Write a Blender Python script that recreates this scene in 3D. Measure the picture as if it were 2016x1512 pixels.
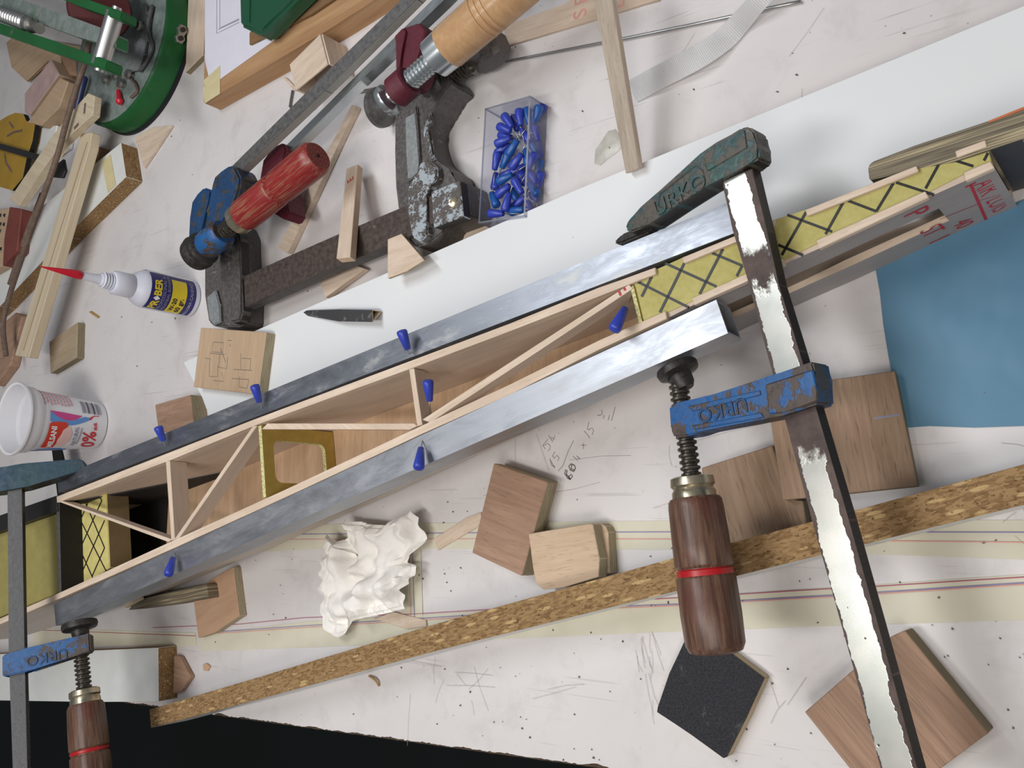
import bpy, bmesh, math, random
from mathutils import Vector, Matrix, noise as mnoise
R = random.Random(7)
for o in list(bpy.data.objects): bpy.data.objects.remove(o)
SC = bpy.context.scene; COL = SC.collection
V = Vector
# ---------------------------------------------------------------- camera
F, CX, CY, NX, NY, H = 1740., 1008., 756., 2365., 1020., 0.50
_n = V((NX-CX, NY-CY, F)).normalized(); _up = -_n
_ex = V((1, 0, 0)); _ex = (_ex - _up*_ex.dot(_up)).normalized(); _ey = _up.cross(_ex)
CAM = V((0, 0, H))
def w_of(d): return V((_ex.dot(d), _ey.dot(d), _up.dot(d)))
def ray(px, py): return w_of(V((px-CX, py-CY, F)))
cd = bpy.data.cameras.new('camera'); cam = bpy.data.objects.new('camera', cd); COL.objects.link(cam)
cx, cy, cz = w_of(V((1, 0, 0))), w_of(V((0, -1, 0))), w_of(V((0, 0, -1)))
cam.matrix_world = Matrix(((cx.x, cy.x, cz.x, 0), (cx.y, cy.y, cz.y, 0), (cx.z, cy.z, cz.z, H), (0, 0, 0, 1)))
cd.sensor_fit = 'HORIZONTAL'; cd.sensor_width = 36; cd.lens = F/2016*36; cd.clip_start = .01; cd.clip_end = 50
SC.camera = cam
# ---------------------------------------------------------------- world and lamps
wd = bpy.data.worlds.new('World'); SC.world = wd; wd.use_nodes = True
wd.node_tree.nodes['Background'].inputs[0].default_value = (.78, .80, .86, 1)
wd.node_tree.nodes['Background'].inputs[1].default_value = .15
def area(name, loc, target, sx, sy, power, col):
    l = bpy.data.lights.new(name, 'AREA'); l.shape = 'RECTANGLE'; l.size = sx; l.size_y = sy; l.energy = power; l.color = col
    o = bpy.data.objects.new(name, l); COL.objects.link(o); o.location = loc
    o.rotation_euler = (V(target)-V(loc)).to_track_quat('-Z', 'Y').to_euler(); return o
area('tube_lamp_near', (-.42, -.19, 1.08), (-.36, .02, 0), .44, .12, 3.7, (1, .975, .94))
area('near_fill_light', (.45, -.70, 1.70), (-.4, .05, 0), .9, .6, 11.5, (1, .93, .85))  # added soft fill from the near side, lifts the faces in shade
area('tube_lamp_far', (-.58, .40, 1.02), (-.42, .22, 0), .12, .60, 4.0, (.95, .975, 1))
SC.view_settings.view_transform = 'Standard'; SC.view_settings.look = 'None'
SC.view_settings.gamma = 1; SC.view_settings.use_curve_mapping = False
SC.view_settings.exposure = 0.06

# ---------------------------------------------------------------- geometry helpers
class Pl:
    def __init__(s, n, d): s.n = V(n).normalized(); s.d = d/V(n).length
    def hit(s, px, py):
        r = ray(px, py); return CAM + r*((s.d - s.n.dot(CAM))/s.n.dot(r))
    def off(s, h): return Pl(s.n, s.d+h)
def Z(z): return Pl((0, 0, 1), z)
def P(px, py, z=0): return Z(z).hit(px, py)
def pl3(a, b, c):
    n = (b-a).cross(c-a).normalized()
    if n.z < 0: n = -n
    return Pl(n, n.dot(a))
def basis(loc, x, z):
    z = V(z).normalized(); x = V(x); x = (x - z*x.dot(z)).normalized(); y = z.cross(x)
    return Matrix(((x.x, y.x, z.x, loc[0]), (x.y, y.y, z.y, loc[1]), (x.z, y.z, z.z, loc[2]), (0, 0, 0, 1)))
FR = {}
def tag(o, label=None, cat=None, group=None, kind=None):
    if label: o['label'] = label
    if cat: o['category'] = cat
    if group: o['group'] = group
    if kind: o['kind'] = kind
    return o
def link(name, me, fr, parent=None):
    o = bpy.data.objects.new(name, me); COL.objects.link(o); FR[o.name] = fr
    if parent is not None:
        o.parent = parent; o.matrix_basis = FR[parent.name].inverted() @ fr
    else: o.matrix_basis = fr
    return o
def root(name, loc, label, cat, group=None, kind=None):
    o = bpy.data.objects.new(name, None); COL.objects.link(o); o.empty_display_size = .01
    fr = Matrix.Translation(V(loc)); o.matrix_basis = fr; FR[o.name] = fr
    return tag(o, label, cat, group, kind)
def from_bm(name, bm, mats, fr, parent=None, smooth=False, world=True):
    if world: bmesh.ops.transform(bm, matrix=fr.inverted(), verts=bm.verts)
    bmesh.ops.recalc_face_normals(bm, faces=bm.faces)
    me = bpy.data.meshes.new(name); bm.to_mesh(me); bm.free()
    for m in (mats if isinstance(mats, (list, tuple)) else [mats]): me.materials.append(m)
    if smooth:
        for p in me.polygons: p.use_smooth = True
        if smooth != 'all':
            try: me.set_sharp_from_angle(angle=math.radians(smooth if smooth is not True else 35))
            except Exception: pass
    return link(name, me, fr, parent)
def solid(bm, top, bot, mt=0, ms=1, holes=None):
    """closed prism between two rings of world points"""
    a = [bm.verts.new(p) for p in top]; b = [bm.verts.new(p) for p in bot]
    f = bm.faces.new(a); f.material_index = mt
    f = bm.faces.new(b[::-1]); f.material_index = mt
    n = len(a)
    for i in range(n):
        f = bm.faces.new((a[i], b[i], b[(i+1) % n], a[(i+1) % n])); f.material_index = ms
def prism(name, pts, top, depth, mats, parent=None, bevel=.0004, grain=(0, 1), smooth=False, seg=1, flat=None):
    """pts: outline; top: plane (or z) of the upper face; depth: thickness below it, or ('z', z0) down to a level"""
    pl = top if isinstance(top, Pl) else Z(top)
    t = [pl.hit(*p) if len(p) == 2 else V(p) for p in pts]
    if isinstance(depth, tuple): b = [V((p.x, p.y, depth[1])) for p in t]
    else: b = [p - pl.n*depth for p in t]
    c = sum(b, V())/len(b)
    fr = basis(c, t[grain[1]]-t[grain[0]], pl.n)
    bm = bmesh.new(); solid(bm, t, b)
    if bevel: bmesh.ops.bevel(bm, geom=bm.edges[:], offset=bevel, segments=seg, affect='EDGES', clamp_overlap=True)
    return from_bm(name, bm, mats, fr, parent, smooth)
def thing(name, label, cat, pts, top, depth, mats, group=None, **k):
    return tag(prism(name, pts, top, depth, mats, **k), label, cat, group)
def lathe(name, A, B, prof, m, parent=None, seg=28, smooth=40, caps=True, inner=False):
    """prof: (t along A>B, radius)"""
    A = V(A); B = V(B); ax = B-A; L = ax.length
    fr = basis(A, V((0, 0, 1)) if abs(ax.normalized().z) < .9 else V((1, 0, 0)), ax)
    bm = bmesh.new(); rings = []
    for t, r in prof:
        rings.append([bm.verts.new((r*math.cos(2*math.pi*i/seg), r*math.sin(2*math.pi*i/seg), t*L)) for i in range(seg)])
    for a, b in zip(rings, rings[1:]):
        for i in range(seg): bm.faces.new((a[i], a[(i+1) % seg], b[(i+1) % seg], b[i]))
    if caps: bm.faces.new(rings[0][::-1]); bm.faces.new(rings[-1])
    return from_bm(name, bm, m, fr, parent, smooth, world=False)
def thread(t0, t1, n, r0, r1):
    out = []
    for i in range(n):
        a = t0+(t1-t0)*i/n; d = (t1-t0)/n
        out += [(a, r0), (a+d*.22, r1), (a+d*.55, r1), (a+d*.8, r0)]
    return out+[(t1, r0)]
def tube(name, pts, r, m, parent=None, seg=8, radii=None):
    pts = [V(p) for p in pts]; fr = Matrix.Translation(pts[0]); bm = bmesh.new(); rings = []; prev = None
    for i, p in enumerate(pts):
        d = (pts[min(i+1, len(pts)-1)]-pts[max(i-1, 0)]).normalized()
        a = d.cross(V((0, 0, 1))); a = a.normalized() if a.length > 1e-3 else V((1, 0, 0)); b = d.cross(a)
        rr = radii[i] if radii else r
        rings.append([bm.verts.new(p+(a*math.cos(2*math.pi*k/seg)+b*math.sin(2*math.pi*k/seg))*rr) for k in range(seg)])
    for x, y in zip(rings, rings[1:]):
        for k in range(seg): bm.faces.new((x[k], x[(k+1) % seg], y[(k+1) % seg], y[k]))
    bm.faces.new(rings[0][::-1]); bm.faces.new(rings[-1])
    return from_bm(name, bm, m, fr, parent, 'all')
def spline(pts, n=8):
    pts = [V(p) for p in pts]; q = [pts[0]*2-pts[1]]+pts+[pts[-1]*2-pts[-2]]; out = []
    for i in range(1, len(q)-2):
        for k in range(n):
            t = k/n; a, b, c, d = q[i-1:i+3]
            out.append(.5*((2*b)+(c-a)*t+(2*a-5*b+4*c-d)*t*t+(3*b-a-3*c+d)*t**3))
    return out+[pts[-1]]
def ink(name, strokes, w, m, parent, pl, lift=.0002):
    """thin drawn lines lying on a plane: strokes of pixel or world points"""
    bm = bmesh.new()
    for st in strokes:
        ww = w
        if isinstance(st, tuple) and len(st) == 2 and isinstance(st[0], list): st, ww = st
        q = [pl.hit(*p) if len(p) == 2 else V(p) for p in st]
        q = [p+pl.n*lift for p in q]; L = []; 
        for i, p in enumerate(q):
            d = (q[min(i+1, len(q)-1)]-q[max(i-1, 0)])
            s = pl.n.cross(d).normalized()*ww/2
            L.append((bm.verts.new(p-s), bm.verts.new(p+s)))
        for a, b in zip(L, L[1:]): bm.faces.new((a[0], b[0], b[1], a[1]))
    c = sum((v.co for v in bm.verts), V())/len(bm.verts)
    return from_bm(name, bm, m, Matrix.Translation(c), parent)
def text(name, s, loc, xd, zd, size, m, parent, depth=.0003, wrap=None, align='CENTER', bold=0, fr=None, xs=1.0):
    cu = bpy.data.curves.new('t', 'FONT'); cu.body = s; cu.size = size; cu.align_x = align; cu.align_y = 'CENTER'
    cu.extrude = 0 if wrap else depth; cu.resolution_u = 3; cu.offset = bold
    t = bpy.data.objects.new('t', cu); COL.objects.link(t)
    me = bpy.data.meshes.new_from_object(t.evaluated_get(bpy.context.evaluated_depsgraph_get()))
    bpy.data.objects.remove(t); bpy.data.curves.remove(cu)
    for v in me.vertices: v.co.x *= xs
    if wrap:
        for v in me.vertices: v.co = wrap(v.co.x, v.co.y)
    me.materials.clear(); me.materials.append(m); me.name = name
    return link(name, me, fr if fr is not None else basis(loc, xd, zd), parent)

# ---------------------------------------------------------------- materials
def C(r, g, b):
    f = lambda c: c/12.92 if c <= .04045 else ((c+.055)/1.055)**2.4
    return (f(r/255), f(g/255), f(b/255), 1)
class MB:
    def __init__(s, name, rough=.5, metal=0, col=None, spec=None):
        s.m = bpy.data.materials.new(name); s.m.use_nodes = True; s.t = s.m.node_tree
        s.b = s.t.nodes['Principled BSDF']; s.b.inputs['Roughness'].default_value = rough; s.b.inputs['Metallic'].default_value = metal
        if spec is not None: s.b.inputs['Specular IOR Level'].default_value = spec
        if col: s.b.inputs['Base Color'].default_value = col
        s.co = s.t.nodes.new('ShaderNodeTexCoord').outputs['Object']
    def N(s, typ, **k):
        n = s.t.nodes.new('ShaderNode'+typ)
        for a, v in k.items():
            if hasattr(n, a) and not a[0].isupper(): setattr(n, a, v)
            else:
                i = n.inputs[a.replace('_', ' ')]
                if hasattr(v, 'is_output'): s.t.links.new(v, i)
                else: i.default_value = v
        return n
    def map(s, scale=(1, 1, 1), rot=(0, 0, 0), loc=(0, 0, 0), src=None):
        n = s.N('Mapping'); s.t.links.new(src or s.co, n.inputs['Vector'])
        n.inputs['Scale'].default_value = scale; n.inputs['Rotation'].default_value = rot; n.inputs['Location'].default_value = loc
        return n.outputs[0]
    def noise(s, scale, vec=None, detail=3, rough=.5, dist=0):
        n = s.N('TexNoise', Scale=scale, Detail=detail, Roughness=rough, Distortion=dist); s.t.links.new(vec or s.co, n.inputs['Vector'])
        return n.outputs['Fac']
    def vor(s, scale, vec=None, out='Distance', feature='F1', rand=1):
        n = s.N('TexVoronoi', Scale=scale, Randomness=rand); n.feature = feature; s.t.links.new(vec or s.co, n.inputs['Vector'])
        return n.outputs[out]
    def ramp(s, fac, stops, interp='LINEAR'):
        n = s.N('ValToRGB'); n.color_ramp.interpolation = interp; s.t.links.new(fac, n.inputs['Fac'])
        e = n.color_ramp.elements
        while len(e) < len(stops): e.new(.5)
        for x, (p, c) in zip(e, stops): x.position = p; x.color = c if hasattr(c, '__len__') else (c, c, c, 1)
        return n.outputs['Color']
    def mix(s, fac, a, b, mode='MIX'):
        n = s.N('Mix'); n.data_type = 'RGBA'; n.blend_type = mode
        for i, v in ((0, fac), (6, a), (7, b)):
            if hasattr(v, 'is_output'): s.t.links.new(v, n.inputs[i])
            else: n.inputs[i].default_value = v
        return n.outputs[2]
    def math(s, op, a, b=0., c=0.):
        n = s.N('Math'); n.operation = op
        for i, v in enumerate((a, b, c)):
            if hasattr(v, 'is_output'): s.t.links.new(v, n.inputs[i])
            else: n.inputs[i].default_value = v
        return n.outputs[0]
    def sep(s, vec=None):
        n = s.N('SeparateXYZ'); s.t.links.new(vec or s.co, n.inputs[0]); return n.outputs
    def set(s, inp, v): s.t.links.new(v, s.b.inputs[inp]); return s
    def bump(s, h, st=.2, dist=.001):
        n = s.N('Bump', Strength=st, Distance=dist); s.t.links.new(h, n.inputs['Height']); s.t.links.new(n.outputs[0], s.b.inputs['Normal']); return s
def flat(name, c, rough=.5, metal=0, spec=None, var=.12, scale=60):
    k = MB(name, rough, metal, spec=spec); a = V(c)
    lo = tuple(x*(1-var) for x in c[:3])+(1,); hi = tuple(min(1, x*(1+var)) for x in c[:3])+(1,)
    k.set('Base Color', k.ramp(k.noise(scale), [(.3, lo), (.7, hi)])); return k.m
def wood(name, c1, c2, along=18, across=260, pore=.25, rough=.62, sep_grain=None, spots=None, bump=.15):
    c1, c2 = [tuple((x*.80+(c_[0]*.3+c_[1]*.59+c_[2]*.11)*.20) for x in c_[:3])+(1,) for c_ in (c1, c2)]
    k = MB(name, rough, spec=.3)
    g = k.noise(1, k.map((along, across, across)), 4, .6, .6)
    big = k.noise(1, k.map((along*.5, across*.12, across*.12), loc=(3, 1, 2)), 2, .5, 1.)
    c = k.ramp(g, [(.3, c1), (.7, c2)])
    c = k.mix(k.ramp(big, [(.35, 0.), (.75, .55)]), c, tuple(x*.82 for x in c2[:3])+(1,))
    if pore:
        p = k.noise(1, k.map((along*5, across*3.4, across*3.4)), 2, .5)
        c = k.mix(k.ramp(p, [(.60, 0.), (.68, pore)]), c, tuple(x*.32 for x in c1[:3])+(1,))
    k.set('Base Color', c); k.bump(g, bump, .0006); return k.m
def plyedge(name, c1, c2, layers=230, rough=.8):
    k = MB(name, rough, spec=.2); x = k.sep()
    n = k.noise(1, k.map((25, 25, 500)), 3)
    b = k.N('TexWave', Scale=1., Distortion=1.2); b.bands_direction = 'Z'; k.t.links.new(k.map((30, 30, layers)), b.inputs['Vector'])
    c = k.ramp(b.outputs['Fac'], [(.25, c1), (.6, c2)])
    c = k.mix(k.ramp(k.noise(1, k.map((90, 90, 1500))), [(.5, 0.), (.75, .5)]), c, tuple(v*.45 for v in c1[:3])+(1,))
    k.set('Base Color', c); k.bump(n, .3, .0008); return k.m
def chipboard(name):
    k = MB(name, .85, spec=.15)
    wv = k.N('Mix'); wv.data_type = 'VECTOR'; ncol = k.N('TexNoise', Scale=70., Detail=2.); k.t.links.new(k.co, ncol.inputs['Vector'])
    k.t.links.new(k.map((150, 560, 560)), wv.inputs[4]); wv.inputs[0].default_value = .22; k.t.links.new(ncol.outputs['Color'], wv.inputs[5])
    cell = k.N('TexVoronoi', Scale=2.2); k.t.links.new(wv.outputs[1], cell.inputs['Vector']); bw = k.N('RGBToBW'); k.t.links.new(cell.outputs['Color'], bw.inputs[0])
    c = k.ramp(bw.outputs[0], [(.15, C(128, 100, 68)), (.45, C(150, 120, 84)), (.70, C(164, 134, 96))])
    wv2 = k.N('Mix'); wv2.data_type = 'VECTOR'; k.t.links.new(k.map((110, 480, 480), loc=(3, 5, 1)), wv2.inputs[4]); wv2.inputs[0].default_value = .25; k.t.links.new(ncol.outputs['Color'], wv2.inputs[5])
    fl = k.N('TexVoronoi', Scale=1.1); k.t.links.new(wv2.outputs[1], fl.inputs['Vector']); fb = k.N('RGBToBW'); k.t.links.new(fl.outputs['Color'], fb.inputs[0])
    c = k.mix(k.math('MULTIPLY', k.ramp(fb.outputs[0], [(.70, 0.), (.74, .8)]), k.ramp(fl.outputs['Distance'], [(.34, 1.), (.46, 0.)])), c, C(204, 174, 126))
    fine = k.noise(1, k.map((420, 800, 800)), 3, .7)
    c = k.mix(k.ramp(fine, [(.32, .85), (.43, 0.)]), c, C(74, 54, 36))
    k.set('Base Color', c); k.bump(fine, .6, .0008); return k.m
def paint(name, c, under, amount=.5, scale=45, rough=.42, c2=None, spec=.5):
    """worn enamel over dark iron"""
    k = MB(name, rough, spec=spec)
    n = k.noise(scale, None, 6, .65, .3); n2 = k.noise(scale*5, None, 3, .6)
    base = k.ramp(k.noise(scale*.7, k.map(loc=(5, 5, 5))), [(.35, c), (.7, c2 or tuple(x*.75 for x in c[:3])+(1,))])
    ms = k.math('ADD', k.math('MULTIPLY', n, .8), k.math('MULTIPLY', n2, .2))
    mask = k.ramp(ms, [(amount-.015, 0.), (amount+.015, 1.)])
    col = k.mix(mask, base, k.ramp(n2, [(.35, under), (.65, tuple(x*1.9 for x in under[:3])+(1,))]))
    k.set('Base Color', col); k.bump(k.math('SUBTRACT', n2, k.math('MULTIPLY', mask, .6)), .35, .0006)
    k.set('Roughness', k.ramp(n2, [(.3, rough-.12), (.7, rough+.2)])); return k.m
def iron(name, c1, c2, patch=None, amount=.58, scale=70, rough=.45, metal=.5):
    k = MB(name, rough, metal, spec=.5)
    n = k.noise(scale, None, 6, .7, .2); f = k.noise(scale*6, None, 3, .6)
    col = k.ramp(f, [(.3, c1), (.72, c2)])
    if patch: col = k.mix(k.ramp(k.math('ADD', k.math('MULTIPLY', n, .75), k.math('MULTIPLY', f, .25)), [(amount, 0.), (amount+.04, 1.)]), col, patch)
    k.set('Base Color', col); k.bump(f, .3, .0006); k.set('Roughness', k.ramp(f, [(.3, rough-.1), (.7, rough+.2)])); return k.m
def alu(name, c, rough=.3, dirt=0):
    k = MB(name, rough, .92); g = k.noise(1, k.map((4, 900, 900)), 3, .6)
    d = k.noise(1, k.map((25, 70, 70)), 6, .7, .5)
    col = k.ramp(g, [(.3, tuple(x*.9 for x in c[:3])+(1,)), (.7, c)])
    k.set('Base Color', k.mix(k.ramp(d, [(.56, 0.), (.68, dirt)]), col, C(205, 205, 200)))
    k.set('Roughness', k.ramp(d, [(.35, rough-.04), (.7, rough+.16)])); k.bump(g, .08, .0003); return k.m

M = {}
bal1, bal2 = C(236, 214, 190), C(214, 186, 158)
M['balsa'] = wood('balsa', bal1, bal2, 22, 300, .18)
M['balsa_grey'] = wood('balsa_weathered', C(196, 180, 160), C(170, 152, 132), 30, 420, .3)
M['balsa_end'] = flat('balsa_end_grain', C(205, 178, 150), .8)
M['side_wood'] = wood('side_sheet_wood', C(220, 198, 178), C(204, 180, 158), 14, 180, .12)
M['side_out'] = wood('side_outer_skin', C(226, 212, 198), C(212, 198, 184), 12, 220, .05)
M['floor_ply'] = wood('floor_plywood', C(222, 184, 142), C(200, 158, 114), 14, 190, .2)
M['ply_brown'] = wood('brown_plywood', C(188, 148, 118), C(162, 122, 94), 18, 210, .35)
M['ply_pale'] = wood('pale_plywood', C(222, 192, 158), C(204, 170, 132), 20, 260, .3)
M['ply_tan'] = wood('tan_plywood', C(206, 174, 136), C(190, 156, 118), 16, 260, .15)
M['ply_oak'] = wood('oak_veneer', C(184, 150, 118), C(154, 120, 90), 14, 230, .5)
M['ply_oak2'] = wood('striped_veneer', C(190, 150, 118), C(152, 114, 86), 10, 330, .5)
M['ply_orange'] = wood('orange_plywood', C(214, 170, 132), C(200, 154, 116), 24, 160, .05)
M['ply_grey'] = wood('greyed_plywood', C(190, 168, 136), C(172, 150, 118), 20, 200, .1)
M['edge'] = plyedge('plywood_edge', C(138, 125, 100), C(196, 184, 156), 220)
M['edge_dark'] = plyedge('dark_plywood_edge', C(112, 102, 82), C(162, 150, 122), 200)
k = MB('layered_edge_up', .8, spec=.2); st = k.noise(1, k.map((7, 420, 7)), 2, .5); st2 = k.noise(1, k.map((30, 1500, 30)), 2)
c = k.ramp(st, [(.34, C(92, 84, 72)), (.44, C(138, 128, 110)), (.52, C(104, 97, 84)), (.60, C(190, 176, 142)), (.68, C(120, 112, 98))])
k.set('Base Color', k.mix(k.ramp(st2, [(.45, 0.), (.7, .5)]), c, C(90, 84, 74))); k.bump(st, .4, .001); M['edge_flat'] = k.m
M['chip'] = chipboard('chipboard_core')
M['white_lam'] = flat('white_laminate', C(226, 228, 226), .35, var=.03)
M['pine'] = wood('pine_board', C(206, 160, 104), C(174, 124, 72), 9, 150, .1)
M['beech'] = wood('varnished_beech', C(214, 168, 112), C(196, 146, 90), 40, 260, .1, .25)
M['alu'] = alu('brushed_aluminium', (.47, .49, .53, 1), .42, .2)
M['alu_worn'] = alu('scuffed_aluminium', (.31, .33, .37, 1), .38, .55)
M['zinc_plain'] = MB('zinc_plated_thread', .24, .9, (.62, .67, .69, 1)).m; M['steel_plain'] = MB('plain_steel', .34, .9, (.50, .50, .50, 1)).m
M['zinc'] = alu('zinc_plate', (.66, .72, .74, 1), .25, 0)
M['steel_dark'] = iron('dark_steel', C(92, 91, 91), C(112, 110, 109), None, scale=40, rough=.40, metal=.4)
M['steel'] = iron('bright_steel', C(160, 158, 154), C(182, 180, 174), None, scale=20, rough=.30, metal=.9)
M['nickel'] = iron('nickel_ferrule', C(176, 166, 142), C(204, 194, 170), None, scale=14, rough=.22, metal=.9)
M['black_iron'] = iron('black_iron', C(40, 38, 37), C(62, 59, 56), None, rough=.42, metal=.2)
M['screw'] = iron('oily_screw', C(58, 54, 49), C(104, 98, 90), None, rough=.3, metal=.5)
M['cast'] = iron('cast_iron_worn', C(84, 80, 79), C(112, 108, 106), C(146, 146, 146), .61, 60, .4, .25)
M['cast_patch'] = iron('cast_iron_patchy', C(80, 74, 70), C(110, 104, 100), C(172, 182, 190), .50, 110, .45, .15)
M['cast_rib'] = iron('cast_iron_grey_channel', C(128, 132, 134), C(152, 156, 158), None, .5, 60, .5, .1)
M['rust_bar'] = iron('brown_steel_bar', C(72, 62, 58), C(92, 82, 76), C(130, 128, 128), .66, 40, .4, .2)
M['blue_worn'] = paint('worn_blue_enamel', C(32, 84, 142), C(60, 50, 45), .50, 46, .4, C(36, 92, 150))
M['blue_dark'] = paint('blue_enamel_dirty', C(30, 70, 116), C(52, 50, 48), .52, 50, .45, C(28, 60, 94))
M['blue_bald'] = paint('bald_blue_enamel', C(32, 84, 142), C(62, 52, 47), .46, 46, .4, C(36, 92, 150))
M['navy_dark'] = paint('dark_navy_enamel', C(28, 58, 88), C(48, 50, 50), .60, 40, .45, C(30, 66, 72))
M['teal_worn'] = paint('worn_green_enamel', C(44, 72, 78), C(66, 62, 56), .485, 60, .42, C(46, 80, 72))
M['maroon'] = paint('maroon_enamel', C(96, 30, 46), C(70, 24, 34), .75, 60, .5)
M['green'] = paint('green_enamel', C(22, 98, 46), C(56, 74, 58), .66, 20, .45, C(20, 86, 40))
M['handle_brown'] = wood('worn_brown_handle', C(112, 60, 46), C(78, 42, 34), 30, 300, .4, .4)
M['red_line'] = flat('red_paint', C(176, 28, 34), .35)
k = MB('worn_red_paint', .35); g = k.noise(1, k.map((620, 620, 40)), 5, .65)
k.set('Base Color', k.mix(k.ramp(g, [(.52, 0.), (.58, .8)]), k.ramp(g, [(.3, C(118, 32, 34)), (.55, C(152, 48, 48))]), C(140, 104, 76))); k.bump(g, .2, .0005); M['red_worn'] = k.m
k = MB('worn_brown_paint', .38); g = k.noise(1, k.map((420, 420, 26)), 5, .65); b2 = k.noise(45, None, 4, .6)
k.set('Base Color', k.mix(k.ramp(b2, [(.5, 0.), (.66, .65)]), k.ramp(g, [(.3, C(60, 44, 37)), (.45, C(90, 64, 52)), (.66, C(122, 94, 76))]), C(98, 52, 46))); k.bump(g, .25, .0005); M['handle_brown'] = k.m
# patchy bar of the big clamp: polished steel showing between rust-brown stretches
def patch_bar(name, bounds, length):
    k = MB(name, .25, .9); x = k.sep(); n = k.noise(70, None, 5, .65); sp = k.vor(130); spn = k.noise(38, k.map(loc=(2, 7, 1)))
    pos = k.math('ADD', k.math('DIVIDE', x[0], length), k.math('MULTIPLY', k.math('SUBTRACT', n, .5), .13))
    yy = k.math('MULTIPLY', k.math('ABSOLUTE', x[1]), 3.5)
    pos = k.math('ADD', pos, .5)
    bright = k.ramp(pos, [(p, v) for p, v in bounds])
    edge = k.ramp(k.math('ADD', k.math('MULTIPLY', k.math('ABSOLUTE', k.math('ADD', x[1], .0005)), 95), k.math('MULTIPLY', n, .75)), [(.98, 1.), (1.06, 0.)])
    spots = k.ramp(k.math('ADD', sp, k.math('MULTIPLY', spn, .55)), [(.30, 0.), (.34, 1.)])
    f = k.math('MULTIPLY', k.math('MULTIPLY', bright, edge), spots)
    k.set('Base Color', k.mix(f, k.ramp(n, [(.35, C(58, 46, 44)), (.65, C(92, 76, 70))]), k.ramp(k.noise(55), [(.35, C(208, 211, 204)), (.65, C(230, 229, 221))])))
    k.set('Metallic', k.ramp(f, [(0, .35), (1, .95)])); k.set('Roughness', k.ramp(f, [(0, .5), (1, .26)])); k.bump(f, .25, .0004); return k.m
k = MB('serrated_edge', .5, .6); w = k.N('TexWave', Scale=1.); w.bands_direction = 'X'; k.t.links.new(k.map((480, 1, 1)), w.inputs['Vector'])
k.set('Base Color', k.ramp(w.outputs['Fac'], [(.2, C(44, 42, 42)), (.8, C(84, 80, 76))])); k.bump(w.outputs['Fac'], .8, .001); M['serrated'] = k.m
k = MB('serrated_lit', .4, .25); w = k.N('TexWave', Scale=1.); w.bands_direction = 'X'; k.t.links.new(k.map((420, 1, 1)), w.inputs['Vector'])
k.set('Base Color', k.ramp(w.outputs['Fac'], [(.2, C(150, 147, 142)), (.8, C(216, 212, 204))])); k.bump(w.outputs['Fac'], .6, .001); M['serrated_lit'] = k.m
# bench top
k = MB('bench_laminate', .42, spec=.4)
c = k.ramp(k.noise(5, None, 5, .6), [(.3, C(214, 210, 210)), (.7, C(227, 223, 223))])
c = k.mix(k.ramp(k.noise(24, None, 6, .7, .4), [(.52, 0.), (.80, .30)]), c, C(150, 140, 134))
c = k.mix(k.ramp(k.vor(85, k.map((1, 1, .01))), [(.035, .5), (.06, 0.)]), c, C(120, 112, 110))
pm = k.ramp(k.noise(14, k.map(loc=(9, 3, 1))), [(.48, 0.), (.56, 1.)])
for rz, lc in ((.35, 1), (1.9, 4), (-.5, 7), (1.2, 11)):
    s_ = k.noise(1, k.map((9, 420, 1), (0, 0, rz), (lc, lc*2, 0)), 1, .4, .0)
    c = k.mix(k.math('MULTIPLY', k.ramp(s_, [(.71, 0.), (.735, .2)]), pm), c, C(128, 120, 118))
k.set('Base Color', c); k.set('Roughness', k.ramp(k.noise(30), [(.3, .34), (.7, .52)])); M['bench'] = k.m
k = MB('melamine_board', .38, spec=.4)
c = k.ramp(k.noise(4), [(.3, C(228, 231, 234)), (.7, C(236, 238, 240))])
c = k.mix(k.ramp(k.vor(34, k.map((1, 1, .01))), [(.02, .6), (.035, 0.)]), c, C(120, 116, 116))
k.set('Base Color', c); M['melamine'] = k.m
M['core'] = flat('bench_core', C(74, 60, 46), .9, var=.4, scale=300)
k = MB('masking_tape', .6, spec=.25); k.set('Base Color', k.ramp(k.noise(40, None, 4), [(.3, C(212, 207, 186)), (.7, C(220, 216, 198))])); M['tape'] = k.m
M['tape_yellow'] = flat('yellowed_tape', C(214, 202, 158), .6, var=.06)
M['pencil'] = flat('pencil_lead', C(150, 144, 142), .6); M['pencil_dark'] = flat('pencil_lead_dark', C(104, 98, 98), .6)
M['scratch'] = flat('grey_scratches', C(168, 161, 160), .6)
M['ink_blue'] = flat('blue_ink', C(140, 130, 184), .6); M['ink_red'] = flat('red_ink', C(224, 160, 152), .6); M['ink_red2'] = flat('red_stamp_ink', C(190, 48, 66), .6)
M['ink_magenta'] = flat('crimson_ink', C(176, 60, 100), .6)
M['foam'] = None
k = MB('yellow_foam', .75, spec=.2); g = k.noise(260, None, 4, .7)
c = k.ramp(k.noise(40, None, 3), [(.3, C(172, 164, 96)), (.7, C(186, 178, 112))]); c = k.mix(k.ramp(g, [(.4, 0.), (.75, .35)]), c, C(212, 204, 150))
k.set('Base Color', c); k.bump(g, .5, .0008); M['foam'] = k.m
M['foam_pale'] = flat('pale_yellow_foam', C(206, 195, 124), .7, var=.08, scale=200)
M['former'] = flat('yellow_former_board', C(184, 158, 78), .7, var=.1, scale=150)
M['former_edge'] = flat('former_speckled_edge', C(200, 196, 140), .8, var=.45, scale=700)
M['carbon'] = flat('black_carbon', C(34, 32, 32), .45)
M['black'] = flat('black_lining', C(20, 18, 17), .7)
M['bar_grey'] = iron('grey_steel_bar', C(78, 78, 80), C(94, 93, 94), None, scale=40, rough=.42, metal=.3)
M['tan_foam'] = flat('olive_foam', C(152, 142, 84), .75, var=.08, scale=100)
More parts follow.
